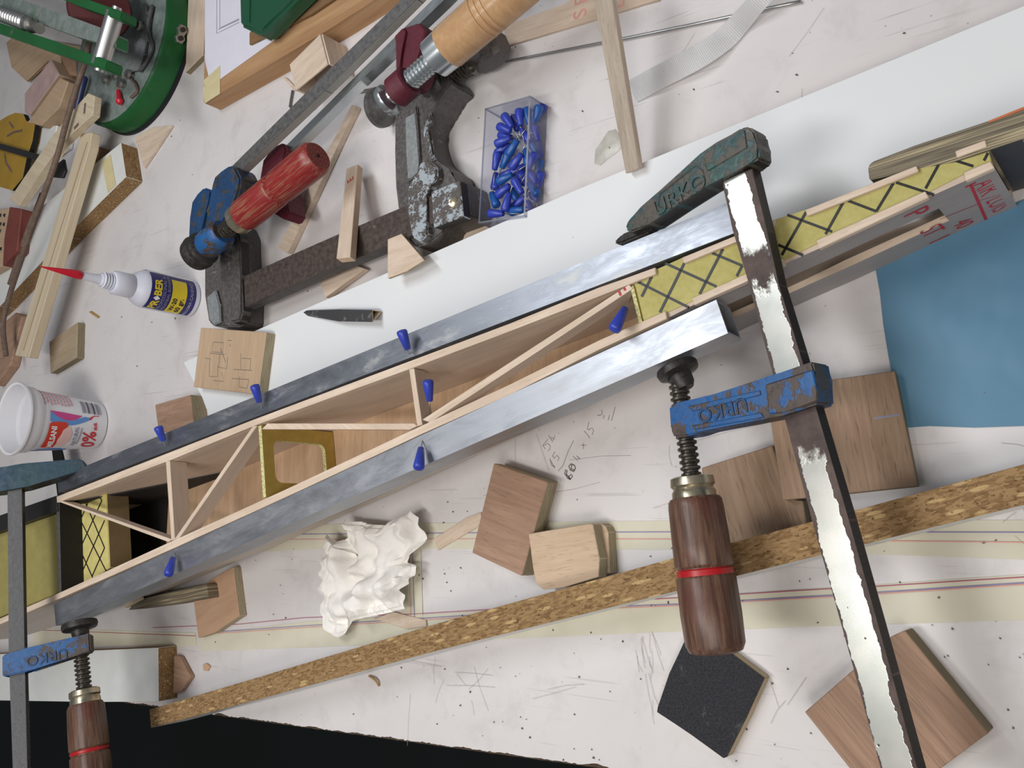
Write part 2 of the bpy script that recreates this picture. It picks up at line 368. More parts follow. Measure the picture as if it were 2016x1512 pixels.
M['foam_shaded'] = flat('shaded_foam_side', C(118, 102, 72), .7)  # foam block side in shade, the darkening is in this colour
M['pin_blue'] = flat('blue_plastic', C(52, 70, 176), .35, var=.05); M['pin_blue2'] = flat('blue_plastic_teal', C(34, 88, 164), .35, var=.05)
M['white_plastic'] = flat('white_plastic', C(232, 232, 236), .35, var=.02)
k = MB('milky_plastic', .35, col=C(222, 224, 236)); k.b.inputs['Subsurface Weight'].default_value = .25; k.b.inputs['Subsurface Radius'].default_value = (.01, .01, .012); M['milky'] = k.m
M['red_plastic'] = flat('red_plastic', C(206, 30, 52), .35, var=.04)
M['navy'] = flat('navy_print', C(40, 38, 112), .5, var=.04); M['yellow'] = flat('yellow_print', C(232, 206, 44), .5, var=.04)
M['ink_grey'] = flat('grey_print', C(150, 150, 166), .5); M['ink_black'] = flat('black_print', C(40, 40, 44), .5)
M['pink'] = flat('pink_print', C(206, 70, 140), .45, var=.04); M['sky'] = flat('light_blue_print', C(98, 150, 212), .45, var=.04)
M['orange_red'] = flat('orange_red_print', C(216, 62, 40), .45, var=.04); M['pink_text'] = flat('pale_pink_print', C(222, 150, 160), .5); M['red_print'] = flat('red_print', C(208, 44, 60), .45, var=.03)
M['white_print'] = flat('white_print', C(240, 240, 240), .5, var=.01); M['peach'] = flat('peach_print', C(240, 200, 196), .5)
k = MB('clear_acrylic', .04); tr = k.N('BsdfTransparent', Color=(.90, .91, .95, 1)); gl = k.N('BsdfGlossy', Roughness=.06, Color=(1, 1, 1, 1)); fz = k.N('LayerWeight', Blend=.12); df = k.N('BsdfDiffuse', Color=(.82, .83, .88, 1)); m0 = k.N('MixShader'); m0.inputs[0].default_value = .10; k.t.links.new(tr.outputs[0], m0.inputs[1]); k.t.links.new(df.outputs[0], m0.inputs[2])
mx = k.N('MixShader'); k.t.links.new(k.math('MULTIPLY', fz.outputs[0], .35), mx.inputs[0]); k.t.links.new(m0.outputs[0], mx.inputs[1]); k.t.links.new(gl.outputs[0], mx.inputs[2])
k.t.links.new(mx.outputs[0], k.t.nodes['Material Output'].inputs['Surface']); M['acrylic'] = k.m
k = MB('clear_acrylic_edge', .2); tr = k.N('BsdfTransparent', Color=(.80, .81, .86, 1)); df = k.N('BsdfGlossy', Roughness=.3, Color=(.75, .76, .82, 1)); m0 = k.N('MixShader'); m0.inputs[0].default_value = .4
k.t.links.new(tr.outputs[0], m0.inputs[1]); k.t.links.new(df.outputs[0], m0.inputs[2]); k.t.links.new(m0.outputs[0], k.t.nodes['Material Output'].inputs['Surface']); M['acrylic_edge'] = k.m
k = MB('tissue_paper', .95, spec=.1, col=C(244, 241, 236)); k.b.inputs['Subsurface Weight'].default_value = .0; g = k.vor(420); k.bump(g, .25, .0006); M['tissue'] = k.m
k = MB('woven_ribbon', .45, spec=.5); w = k.N('TexWave', Scale=1.); w.bands_direction = 'X'; uv = k.t.nodes.new('ShaderNodeUVMap').outputs[0]; k.t.links.new(k.map((1, 1, 1), src=uv), w.inputs['Vector'])
k.set('Base Color', k.ramp(w.outputs['Fac'], [(.1, C(228, 228, 230)), (.7, C(248, 248, 248))])); k.bump(w.outputs['Fac'], .2, .0003); M['ribbon'] = k.m
k = MB('black_sandpaper', .7, spec=.35); g = k.noise(900, None, 4, .8); k.set('Base Color', k.mix(k.ramp(k.noise(60, None, 6, .8), [(.60, 0.), (.70, .5)]), k.ramp(g, [(.3, C(26, 26, 30)), (.75, C(82, 82, 88))]), C(150, 150, 148))); k.bump(g, .9, .0012); M['sand'] = k.m
k = MB('worn_black_paper', .6); k.set('Base Color', k.mix(k.ramp(k.noise(70, None, 6, .75), [(.58, 0.), (.66, .9)]), C(62, 62, 64), C(176, 174, 168))); M['sand_worn'] = k.m
M['kraft'] = flat('kraft_paper', C(190, 172, 142), .85); M['paper'] = flat('white_paper', C(226, 224, 236), .8, var=.02); M['cardboard'] = flat('brown_cardboard', C(132, 102, 70), .85)
k = MB('blue_film', .5, spec=.35); k.set('Base Color', k.ramp(k.noise(9, None, 4), [(.3, C(80, 122, 150)), (.7, C(95, 138, 165))])); k.bump(k.noise(25, None, 2), .12, .002); M['blue_film'] = k.m
k = MB('green_plastic', .22); k.b.inputs['Base Color'].default_value = C(34, 86, 62); k.b.inputs['Subsurface Weight'].default_value = .2; M['green_plastic'] = k.m
M['dark_panel'] = flat('charcoal_grey', C(54, 53, 57), .5)
M['disc_grey'] = iron('dusty_grey_table', C(112, 124, 120), C(142, 152, 148), C(100, 128, 110), .62, 18, .6, .1)
M['rubber'] = flat('black_rubber', C(24, 22, 30), .7)
M['mustard'] = flat('mustard_plastic', C(170, 134, 44), .5, var=.1, scale=30)
M['brick_red'] = flat('brick_red', C(122, 62, 54), .6); M['pinkish'] = flat('pinkish_board', C(178, 152, 148), .7); M['stick_brown'] = wood('brown_stick', C(136, 112, 94), C(108, 86, 72), 20, 300, .2)
M['pine_pale'] = wood('pale_pine', C(222, 204, 172), C(206, 184, 148), 10, 240, .15)
M['glue'] = flat('dried_glue', C(190, 188, 180), .35, var=.14, scale=160)
k = MB('dark_floor', .8); k.set('Base Color', k.ramp(k.noise(3.2, None, 2), [(.35, C(14, 22, 20)), (.62, C(18, 28, 30))])); M['floor'] = k.m
M['shaving'] = flat('wood_shaving', C(176, 140, 84), .7); M['speck'] = flat('dark_crumbs', C(104, 96, 92), .8, var=.4, scale=900)
M['orange'] = flat('orange_trim', C(196, 110, 66), .6)
M['red_dark'] = flat('dark_red_enamel', C(86, 20, 24), .5)
M['pen'] = flat('navy_pen', C(44, 48, 92), .35)
# ================================================================ the setting: floor and bench
bm = bmesh.new(); solid(bm, [V((-4, -3, -.75)), V((2.5, -3, -.75)), V((2.5, 3, -.75)), V((-4, 3, -.75))], [V((-4, -3, -.80)), V((2.5, -3, -.80)), V((2.5, 3, -.80)), V((-4, 3, -.80))])
tag(from_bm('floor', bm, M['floor'], Matrix.Translation((0, 0, -.75))), kind='structure')
bench = root('workbench', (-.8, .4, -.03), 'white laminate workbench with chipped front edge, scratches and ruled tape', 'workbench')
ed = P(431, 1409), P(1180, 1512); ey0, ey1 = ed[0].y, ed[1].y; sl = (ey1-ey0)/(ed[1].x-ed[0].x)
front = []
x = -2.0
while x < .45:
    big = .0006 + .0052*max(0, mnoise.noise((x*55, 4, 0))+.12) * (.55+.45*mnoise.noise((x*9, 2, 0))) + .0009*mnoise.noise((x*330, 7, 0))
    front.append(V((x, ey0+sl*(x-ed[0].x)+big, 0))); x += .0022
outl = front+[V((.45, 1.4, 0)), V((-2.0, 1.4, 0))]
bm = bmesh.new(); solid(bm, outl, [p-V((0, 0, .0012)) for p in outl])
from_bm('laminate_top', bm, M['bench'], Matrix.Translation((-.8, .4, 0)), bench)
o2 = [V((p.x, ey0+sl*(p.x-ed[0].x)-.0004+.0004*mnoise.noise((p.x*120, 9, 2)), -.0012)) for p in front]+[V((.45, 1.4, -.0012)), V((-2.0, 1.4, -.0012))]
bm = bmesh.new(); solid(bm, o2, [p-V((0, 0, .028)) for p in o2])
from_bm('bench_core', bm, M['core'], Matrix.Translation((-.8, .4, -.02)), bench)
for x, y in ((-1.9, -.1), (.35, -.05), (-1.9, 1.3), (.35, 1.3)):
    bm = bmesh.new(); q = [V((x+a, y+b, -.029)) for a, b in ((-.03, -.03), (.03, -.03), (.03, .03), (-.03, .03))]
    solid(bm, q, [p-V((0, 0, .721)) for p in q]); from_bm('leg', bm, M['core'], Matrix.Translation((x, y, -.75)), bench)
tp = .0005
prism('masking_tape', [(480, 1052), (640, 1032), (1214, 1026), (1690, 1024), (2060, 1024), (2060, 1103), (1690, 1090), (1330, 1082), (640, 1080), (480, 1088)], tp, .0004, M['tape'], bench, bevel=0)
prism('masking_tape', [(389, 1250), (600, 1224), (900, 1206), (1260, 1182), (2060, 1128), (2060, 1219), (1640, 1232), (1260, 1246), (600, 1275), (392, 1282)], tp, .0004, M['tape'], bench, bevel=0)
prism('masking_tape', [(786, 1075), (828, 1075), (832, 1215), (790, 1220)], tp+.0003, .0004, M['tape'], bench, bevel=0)
prism('masking_tape', [(64, 1236), (385, 1246), (387, 1272), (64, 1272)], tp, .0004, M['tape'], bench, bevel=0)
tl = Z(tp+.0005)
ink('blue_line', [[(560, 1052), (936, 1049), (1330, 1047), (2050, 1048)], [(427, 1244), (600, 1232), (909, 1212), (1160, 1196), (1344, 1189), (1635, 1172), (2050, 1145)], [(812, 1085), (816, 1216)]], .0005, M['ink_blue'], bench, tl)
ink('red_line', [[(560, 1062), (936, 1061), (1330, 1061), (2050, 1068)], [(427, 1247), (600, 1235.5), (909, 1215.5), (1160, 1199.5), (1344, 1192), (1635, 1175), (2050, 1148.5)], [(805, 1090), (809, 1210)]], .0005, M['ink_red'], bench, tl)
ink('crimson_line', [[(64, 1240), (385, 1252)], [(300, 1236), (470, 1229), (600, 1216), (810, 1209), (909, 1203), (1180, 1186), (1453, 1170), (1635, 1159), (1730, 1154), (2050, 1134)]], .0004, M['ink_magenta'], bench, tl)
# pencil sums on the bench, drawn stroke by stroke (crop coordinates of the sums, 7.56x)
def zz(pts, ox, oy, s): return [(ox+x/s, oy+y/s) for x, y in pts]
g = lambda *p: zz(p, 1040, 800, 7.56)
ink('pencil_writing', [g((295, 490), (215, 580), (255, 635)), g((225, 590), (290, 550), (330, 590), (320, 640), (290, 665)), g((300, 430), (370, 530)), g((330, 480), (350, 460), (370, 480), (380, 500), (400, 430)),
  g((320, 780), (395, 920)), g((325, 790), (350, 880), (400, 900)), g((400, 675), (360, 740), (395, 780)), g((395, 760), (430, 730), (462, 770), (440, 810)),
  g((905, 230), (880, 340), (915, 350)), g((905, 345), (950, 320), (975, 360), (950, 425)), g((832, 365), (920, 470)),
  g((785, 580), (865, 578)), g((820, 545), (822, 635)), g((675, 510), (595, 670), (520, 880), (445, 965)),
  g((665, 740), (740, 805), (745, 760), (720, 735)), g((735, 750), (775, 790)),
  g((1090, 50), (1105, 110), (1070, 135), (1030, 130)), g((1130, 130), (1120, 185)), g((1212, 130), (1190, 205)), g((1295, 10), (1240, 215))], .0005, M['pencil'], bench, Z(0))
ink('pencil_writing', [g((560, 940), (545, 1000), (590, 1070), (625, 1090), (660, 1040), (640, 1015), (605, 1040), (625, 1090)), g((580, 950), (570, 1010), (620, 1075)), g((640, 855), (605, 890), (630, 950), (680, 970), (705, 920), (690, 880), (640, 855)), g((650, 870), (640, 930), (690, 950))], .0008, M['pencil_dark'], bench, Z(0))
def rnd_strokes(n, box, lmin, lmax, ang=None):
    out = []
    for i in range(n):
        x, y = R.uniform(box[0], box[2]), R.uniform(box[1], box[3]); a = (R.choice(ang)+R.gauss(0, .12)) if ang else R.uniform(0, 3.14); L = R.uniform(lmin, lmax)
        out.append([(x, y), (x+L*.5*math.cos(a)+R.uniform(-4, 4), y+L*.5*math.sin(a)+R.uniform(-4, 4)), (x+L*math.cos(a), y+L*math.sin(a))])
    return out
tag(ink('scratch_marks', rnd_strokes(12, (1250, 1240, 1300, 1330), 30, 90, (1.35, 1.5)) + rnd_strokes(16, (700, 1290, 1900, 1380), 20, 110) + rnd_strokes(14, (950, 800, 1460, 1020), 30, 170, (0, 1.45, -.15)) + rnd_strokes(4, (1300, 90, 1800, 180), 40, 130, (-.5, 1.5, -.9)) + rnd_strokes(5, (560, 1290, 900, 1330), 40, 90, (.1, 1.4)) + rnd_strokes(4, (1880, 850, 2010, 1100), 30, 80), .00018, M['scratch'], bench, Z(0), .0008), kind='stuff')
BOARDPX = [(361, 713), (1130, 376), (2120, -32), (2160, 350), (2016, 420), (1560, 620), (1000, 890), (300, 1180), (-100, 1320), (-100, 1000)]
def inpoly(p, poly):
    c = False
    for a, b in zip(poly, poly[1:]+poly[:1]):
        if (a[1] > p[1]) != (b[1] > p[1]) and p[0] < (b[0]-a[0])*(p[1]-a[1])/(b[1]-a[1])+a[0]: c = not c
    return c
# crumbs and flecks lying about
bm = bmesh.new()
for i in range(210):
    px, py = R.uniform(240, 2010), R.uniform(60, 1500)
    if R.random() < .55: px, py = R.uniform(520, 2010), R.uniform(1000, 1500)
    p = P(px, py)
    if p.y < ey0+.02 or inpoly((px, py), BOARDPX): continue
    s = R.uniform(.0002, .0007); a = R.uniform(0, 6.28); q = []
    for k_ in range(5):
        b = a+k_*1.257; r = s*R.uniform(.5, 1.2)*(1.8 if k_ == 0 else 1); q.append(V((p.x+r*math.cos(b), p.y+r*math.sin(b), .0012)))
    solid(bm, q, [v-V((0, 0, .0007)) for v in q])
tag(from_bm('wood_crumbs', bm, M['speck'], Matrix.Translation((-.4, .1, 0))), 'dark wood crumbs and dust flecks scattered over the bench top', 'crumbs', kind='stuff')

# ---------------------------------------------------------------- white board under the fuselage
wb = [(361, 713), (1130, 376), (2120, -32), (2160, 215)]+[(1993, 292), (1765, 366), (1700, 396), (1250, 610), (660, 868), (432, 968), (424, 850), (398, 782)]
BZ = .019
thing('white_board', 'large white melamine board lying under the fuselage and sketched plywood square', 'board', wb, BZ, ('z', .0002), [M['melamine'], M['chip']], bevel=.0003)

# ================================================================ model fuselage
EX, EY = .957, .29
TA = .06625
T = Pl((.055*EX, .055*EY, 1), TA)
fus = root('model_fuselage', P(800, 790, 0), 'unfinished balsa model aircraft fuselage lying open between the aluminium tubes', 'model aircraft')
uo = [(-90, 1052), (114, 977), (328, 893), (500, 826), (810, 710), (1004, 637), (1180, 566), (1290, 526)]
ui = [(-90, 1066), (117, 988), (340, 904), (503, 837), (805, 727), (1004, 652), (1180, 583), (1291, 539)]
lo_o = [(-90, 1268), (100, 1186), (345, 1078), (560, 980), (833, 853), (1004, 777), (1180, 688), (1313, 627)]
lo_i = [(-90, 1256), (100, 1175), (329, 1070), (560, 965), (820, 843), (1004, 757), (1180, 670), (1310, 612)]
prism('longeron', uo+ui[::-1], T, .006, [M['balsa'], M['balsa']], fus, grain=(2, 3))
prism('longeron', lo_i+lo_o[::-1], T, .006, [M['balsa'], M['balsa']], fus, grain=(2, 3))
# side sheets below the longerons
Ts = T.off(-.0061)
def side(name, outer, inner, z0, mats):
    t = [T.hit(*p)-V((0, 0, .0062)) for p in outer+inner[::-1]]; bm = bmesh.new()
    zs = z0 if callable(z0) else (lambda p: z0)
    b = [V((p.x, p.y, zs(p))) for p in t]
    solid(bm, t, b, 0, 0); n = len(outer)
    for f in bm.faces: f.material_index = 0
    fr = basis(sum(b, V())/len(b), t[3]-t[2], (0, 0, 1)); return from_bm(name, bm, mats, fr, fus)
nose = lambda z: (lambda p: z+max(0, (-.80-p.x))*.30)
side('side_sheet', uo, ui, BZ+.0005, [M['side_wood']])
side('side_sheet', lo_i, lo_o, nose(.001), [M['side_out']])
# tail end of the lower side: upper band, slot, lower lip
tail_o = [(1313, 627), (1366, 600), (1470, 553), (1557, 514), (1611, 490), (1829, 388), (1958, 330)]
tail_i = [(1310, 613), (1362, 588), (1468, 541), (1551, 502), (1607, 474), (1821, 376), (1950, 317)]
to = [T.off(-.003).hit(*p) for p in tail_o]; ti = [T.off(-.003).hit(*p) for p in tail_i]
def tailband(name, f0, f1, i0, i1, mats):
    A = to[i0:i1]; B = ti[i0:i1]; n = len(A)
    top = [V((p.x, p.y, p.z*f1)) for p in A]+[V((p.x, p.y, p.z*f1)) for p in B[::-1]]
    bot = [V((p.x, p.y, max(.0008, p.z*f0))) for p in A]+[V((p.x, p.y, max(.0008, p.z*f0))) for p in B[::-1]]
    bm = bmesh.new(); solid(bm, top, bot); c = sum(bot, V())/len(bot)
    return from_bm(name, bm, mats, basis(c, A[-1]-A[0], (0, 0, 1)), fus)
M['tail_shaded'] = wood('shaded_tail_balsa', C(176, 170, 168), C(164, 158, 157), 10, 200, .05)  # tail balsa greyed, the shade on its outer face is in the colour
uo_t = [(1290, 526), (1342, 505), (1444, 465), (1585, 411), (1804, 325), (1942, 274)]; ui_t = [(1292, 538), (1346, 517), (1447, 477), (1589, 423), (1808, 337), (1944, 288)]
A_ = [T.off(-.019).hit(*p) for p in uo_t]; B_ = [T.off(-.019).hit(*p) for p in ui_t]
AT, BT = [T.hit(*p) for p in uo_t], [T.hit(*p) for p in ui_t]
bm = bmesh.new(); solid(bm, [V((p.x, p.y, p.z-.0195)) for p in AT+BT[::-1]], [V((p.x, p.y, BZ+.0005)) for p in AT+BT[::-1]]); from_bm('side_sheet', bm, M['side_wood'], basis(AT[0], AT[-1]-AT[0], (0, 0, 1)), fus)
tailband('side_sheet', .70, 1, 0, 7, [M['side_wood'], M['tail_shaded']])
tailband('side_sheet', 0, .36, 0, 6, [M['balsa'], M['tail_shaded']])
A5, A6 = to[5], to[6]
_t = (to, ti); to = to+[]; 
tailband('side_sheet', 0, .70, 5, 7, [M['side_wood'], M['tail_shaded']])
# stepped balsa strips along the tail
def strips(lst, dz=.004):
    for q in lst: prism('balsa_strip', q, T, dz, [M['balsa'], M['balsa']], fus)
strips([[(1342, 507), (1444, 466), (1526, 431), (1526, 444), (1444, 478), (1347, 518)],
        [(1585, 413), (1804, 326), (1809, 337), (1589, 425)], [(1880, 297), (1940, 275), (1943, 288), (1884, 310)],
        [(1362, 587), (1468, 540), (1540, 508), (1544, 520), (1470, 554), (1366, 601)],
        [(1607, 473), (1821, 376), (1829, 388), (1611, 490)], [(1897, 339), (1950, 317), (1958, 330), (1901, 356)]])
core = [(1248, 560), (1292, 530), (1342, 508), (1444, 468), (1524, 433), (1586, 413), (1700, 369), (1806, 327), (1850, 310), (1882, 298), (1942, 278),
        (1952, 318), (1897, 343), (1829, 378), (1611, 478), (1557, 506), (1468, 545), (1364, 592), (1310, 617), (1268, 640)]
Tc = T.off(-.0025)
prism('foam_core', core, Tc, .016, M['foam'], fus, bevel=.0003)
prism('former', [(1241, 566), (1247, 562), (1266, 640), (1259, 642)], T.off(-.001), .03, [M['former_edge'], M['former']], fus, bevel=0)
lines = [((1254, 554), (1355, 605)), ((1309, 518), (1410, 564)), ((1402, 498), (1461, 523)), ((1283, 544), (1263, 584)), ((1347, 518), (1299, 615)), ((1423, 490), (1377, 579)), ((1461, 523), (1450, 544)),
         ((1550, 423), (1638, 456)), ((1587, 417), (1539, 502)), ((1532, 482), (1580, 502)), ((1660, 398), (1625, 461)), ((1667, 394), (1725, 416)), ((1759, 360), (1725, 416)), ((1764, 359), (1838, 383)), ((1857, 307), (1822, 371)), ((1855, 308), (1916, 327)), ((1945, 301), (1937, 316))]
for a, b in lines:
    d = V((b[0]-a[0], b[1]-a[1])).normalized(); s = V((-d.y, d.x))*2.6
    prism('carbon_rod', [(a[0]+s.x, a[1]+s.y), (b[0]+s.x, b[1]+s.y), (b[0]-s.x, b[1]-s.y), (a[0]-s.x, a[1]-s.y)], Tc.off(.0003), .0012, M['carbon'], fus, bevel=0)
# cross braces
def brace(q, depth, m='balsa'): prism('brace', q, T.off(-.0003), depth, [M[m], M['side_wood']], fus, bevel=.0003, grain=(0, -1) if False else (1, 2))
brace([(805, 727), (815, 725), (831, 836), (821, 839)], .012)
brace([(831, 826), (1040, 690), (1238, 560), (1246, 568), (1044, 702), (846, 832)], .010)
brace([(526, 833.5), (815, 833.5), (822, 838), (806, 846), (515, 845)], .004)
brace([(498, 838), (506, 838), (352, 1060), (342, 1063)], .014)
brace([(326, 908), (334, 907), (344, 1063), (337, 1064)], .016)
brace([(116, 988), (122, 986), (339, 1062), (331, 1067)], .010)
# yellow former with the rounded window
f0, f1, f2, f3 = [T.off(-.0015).hit(*p) for p in ((505, 839), (514.5, 837), (523, 978), (517, 981))]
L = (f2-f1).length; xd = (f2-f1).normalized(); xd.z = 0; xd.normalize(); hgt = f1.z-(BZ+.004); nrm = xd.cross(V((0, 0, 1))).normalized()
if nrm.dot(f0-f1) > 0: nrm = -nrm
bm = bmesh.new(); thk = .0036
def rr(x0, x1, y0, y1, r, n=5):
    o = []
    for cx_, cy_, a in ((x1-r, y1-r, 0), (x0+r, y1-r, 90), (x0+r, y0+r, 180), (x1-r, y0+r, 270)):
        o += [(cx_+r*math.cos(math.radians(a+90*i/n)), cy_+r*math.sin(math.radians(a+90*i/n))) for i in range(n+1)]
    return o
hole = rr(L*.20, L*.80, hgt*.14, hgt*.86, .006)
def edge_pt(x, y):
    dx, dy = x-L/2, y-hgt/2; t = min((L/2)/abs(dx) if dx else 9e9, (hgt/2)/abs(dy) if dy else 9e9); return (L/2+dx*t, hgt/2+dy*t)
outr = [edge_pt(*p) for p in hole]
corners = [(L, hgt), (0, hgt), (0, 0), (L, 0)]
for c_ in corners:
    j = min(range(len(outr)), key=lambda i: (outr[i][0]-c_[0])**2+(outr[i][1]-c_[1])**2); outr[j] = c_
base = f1+V((0, 0, -hgt)); tw = lambda p, k_: base+xd*p[0]+V((0, 0, p[1]))+nrm*(0 if k_ == 0 else -thk)
rings = [[bm.verts.new(tw(p, k_)) for p in rg] for k_ in (0, 1) for rg in (outr, hole)]
n = len(hole)
for i in range(n):
    j = (i+1) % n
    for a, b, mi in ((rings[0], rings[1], 0), (rings[3], rings[2], 0), (rings[1], rings[3], 1), (rings[2], rings[0], 1)):
        f = bm.faces.new((a[i], a[j], b[j], b[i])); f.material_index = mi
from_bm('former', bm, [M['former'], M['former_edge']], basis(base, xd, (0, 0, 1)), fus)
# floor sheet, black nose lining, foam blocks
def floorpoly(pts, z): return [V((p.x, p.y, z)) for p in pts]
inner_u = [T.hit(*p) for p in ui]; inner_l = [T.hit(*p) for p in lo_i]
def lat(line, xw):
    for a, b in zip(line, line[1:]):
        if a.x <= xw <= b.x: return a.y+(b.y-a.y)*(xw-a.x)/(b.x-a.x)
    return line[-1].y
xs_ = [-.85+.03*i for i in range(60) if -.85+.03*i < min(inner_u[-1].x, inner_l[-1].x)]
fl = [V((x, lat(inner_u, x), 0)) for x in xs_]; fll = [V((x, lat(inner_l, x), 0)) for x in xs_]
o = prism('floor_sheet', floorpoly(fl+fll[::-1], BZ+.0035), BZ+.0035, .002, M['floor_ply'], fus, bevel=0, grain=(0, -1))
q = [P(300, 930, .022), P(400, 958, .022), P(318, 996, .022), P(322, 1100, .022), P(430, 1080, .022), P(200, 1180, .022), P(100, 1120, .022), P(120, 960, .022)]
Tl = T.off(-.007)
xe = P(326, 1010, BZ+.006).x; xs2 = [-1.04, -.95, -.88, xe]
q = [V((x, lat(inner_u, x), 0)) for x in xs2]+[V((x, lat(inner_l, x), 0)) for x in xs2[::-1]]
prism('nose_floor', floorpoly(q, BZ+.006), BZ+.006, .002, M['black'], fus, bevel=0)
side2 = [T.off(-.012).hit(118, 990), T.off(-.012).hit(238, 942)]
bm = bmesh.new(); off = V((.29, -.957, 0))*.0012
a_, b_ = T.hit(118, 989), T.hit(290, 924)
pa, pb, pc, pd = V((a_.x, a_.y, a_.z-.008)), V((b_.x, b_.y, BZ+.012)), V((b_.x, b_.y, BZ+.004)), V((a_.x, a_.y, BZ+.006))
solid(bm, [pa+off, pb+off, pc+off, pd+off], [pa+off*.1, pb+off*.1, pc+off*.1, pd+off*.1]); from_bm('black_lining', bm, M['black'], Matrix.Translation(pd), fus)
fb = T.off(-.022)
prism('foam_block', [(138, 1003), (172, 980), (209, 962), (216, 1118), (176, 1144), (142, 1158)], fb, .022, [M['foam_pale'], M['foam_shaded']], fus, bevel=.0006, seg=2)
hl = [((470, 430), (575, 965)), ((540, 450), (750, 880)), ((485, 540), (660, 925)), ((590, 350), (738, 712)), ((485, 715), (580, 965)), ((660, 320), (720, 380)), ((490, 860), (575, 965)),
      ((660, 330), (490, 700)), ((575, 355), (490, 530)), ((720, 380), (500, 860)), ((735, 520), (540, 970)), ((738, 715), (640, 925)), ((640, 330), (690, 440))]
hl = [((485, 545), (655, 925)), ((540, 460), (752, 882)), ((495, 730), (580, 965)), ((590, 360), (740, 715)), ((670, 320), (722, 378)), ((575, 360), (490, 530)), ((650, 330), (495, 690)), ((720, 380), (495, 880)), ((740, 520), (545, 970)), ((740, 715), (650, 920))]
for a, b in hl:
    a = (a[0]/3.6, 880+a[1]/3.6); b = (b[0]/3.6, 880+b[1]/3.6); d = V((b[0]-a[0], b[1]-a[1])).normalized(); s = V((-d.y, d.x))*.9
    prism('carbon_rod', [(a[0]+s.x, a[1]+s.y), (b[0]+s.x, b[1]+s.y), (b[0]-s.x, b[1]-s.y), (a[0]-s.x, a[1]-s.y)], fb.off(.0003), .001, M['carbon'], fus, bevel=0)
prism('black_former', [(111, 992), (117, 990), (121, 1166), (115, 1170)], T.off(-.001), .028, [M['steel_dark'], M['black']], fus, bevel=0)
prism('nose_block', [(-90, 1082), (110, 1012), (114, 1168), (-90, 1252)], T.off(-.006), .04, [M['tan_foam'], M['tan_foam']], fus, bevel=.0005)
prism('nose_rail', [(-90, 1046), (110, 976), (113, 1006), (-90, 1078)], T.off(.0006), .006, M['carbon'], fus, bevel=.0003)
# red stamp on the tail side
fdir = (to[6]-to[4]); fdir.z = 0; fdir.normalize(); fn = fdir.cross(V((0, 0, 1))).normalized()
if fn.dot(CAM-to[5]) < 0: fn = -fn
def stamp(s, px, py, size, xs=1.0, parent=fus):
    r = ray(px, py); p = CAM + r*((to[5]-CAM).dot(fn)/r.dot(fn))
    fr = Matrix(((0, fdir.x, fn.x, p.x+fn.x*.0003), (0, fdir.y, fn.y, p.y+fn.y*.0003), (-1, 0, fn.z, p.z), (0, 0, 0, 1)))
    text('red_lettering', s, None, None, None, size, M['ink_red2'], parent, depth=0, fr=fr, xs=xs)
stamp('P', 1802, 419, .0165); stamp('ST', 1833, 454, .0155, .75); stamp('I', 1847, 471, .0155, .8)
stamp('AIR', 1943, 367, .0145, .9); stamp('LOIS', 1965, 400, .0140, .75); stamp('40', 1895, 440, .0125, .9); stamp('I', 1903, 455, .008)
def facept(px, py):
    r = ray(px, py); return CAM + r*((to[5]-CAM).dot(fn)/r.dot(fn))
def faceline(a, b, w):
    pa, pb = facept(*a)+fn*.0003, facept(*b)+fn*.0003; d = (pb-pa).normalized(); s = fn.cross(d)*w/2
    bm = bmesh.new(); bm.faces.new([bm.verts.new(v) for v in (pa-s, pb-s, pb+s, pa+s)]); from_bm('red_rule', bm, M['ink_red2'], Matrix.Translation(pa), fus)
qa = [P(*p, .004) for p in uo_t]; cA = [V((p.x, p.y, .004)) for p in BT]; cB = [V((p.x, p.y, .004)) for p in ti[::-1]]
prism('tail_floor', cA+cB, .004, .003, M['side_wood'], fus, bevel=0)
ink('red_mark', [[(1218, 572), (1222, 582)], [(1228, 566), (1231, 572)]], .0012, M['ink_red2'], fus, T, .0003)
faceline((1911, 363), (1942, 434), .0014); faceline((1900, 368), (1921, 358), .0018); faceline((1850, 431), (1925, 401), .0006); faceline((1928, 394), (1976, 380), .0005)

# ---------------------------------------------------------------- aluminium tubes
def sqtube(name, label, pts, mat):
    """hollow square section tube; pts are the top face corners: far-left, far-right, near-right, near-left"""
    t = [T.off(.0006).hit(*p) for p in pts]; n = T.n
    hgt_ = .0198; w = .0014
    bm = bmesh.new()
    u = ((t[3]-t[0]).normalized())
    Ltop = t[:]; 
    ring = lambda a, b: [a, b, b-n*hgt_, a-n*hgt_]
    out0, out1 = ring(t[0], t[3]), ring(t[1], t[2])
    inn = lambda r: [r[0]+(r[1]-r[0]).normalized()*w-n*w, r[1]-(r[1]-r[0]).normalized()*w-n*w, r[2]-(r[1]-r[0]).normalized()*w+n*w, r[3]+(r[1]-r[0]).normalized()*w+n*w]
    R4 = [[bm.verts.new(p) for p in r] for r in (out0, out1, inn(out0), inn(out1))]
    for i in range(4):
        j = (i+1) % 4
        for a, b in ((R4[0], R4[1]), (R4[1], R4[3]), (R4[3], R4[2]), (R4[2], R4[0])):
            bm.faces.new((a[i], a[j], b[j], b[i]))
    return tag(from_bm(name, bm, mat, basis(sum(t, V())/4, t[1]-t[0], n)), label, 'tube', 'square aluminium tubes clamped along the fuselage')
sqtube('square_tube', 'bright square aluminium tube on the handle side of the fuselage, open end showing', [(106, 1190), (1410, 590), (1433, 656), (110, 1232)], M['alu'])
sqtube('square_tube', 'scuffed square aluminium tube on the far side of the fuselage, under the clamp noses', [(113, 940), (1484, 378), (1492, 441), (115, 970)], M['alu_worn'])

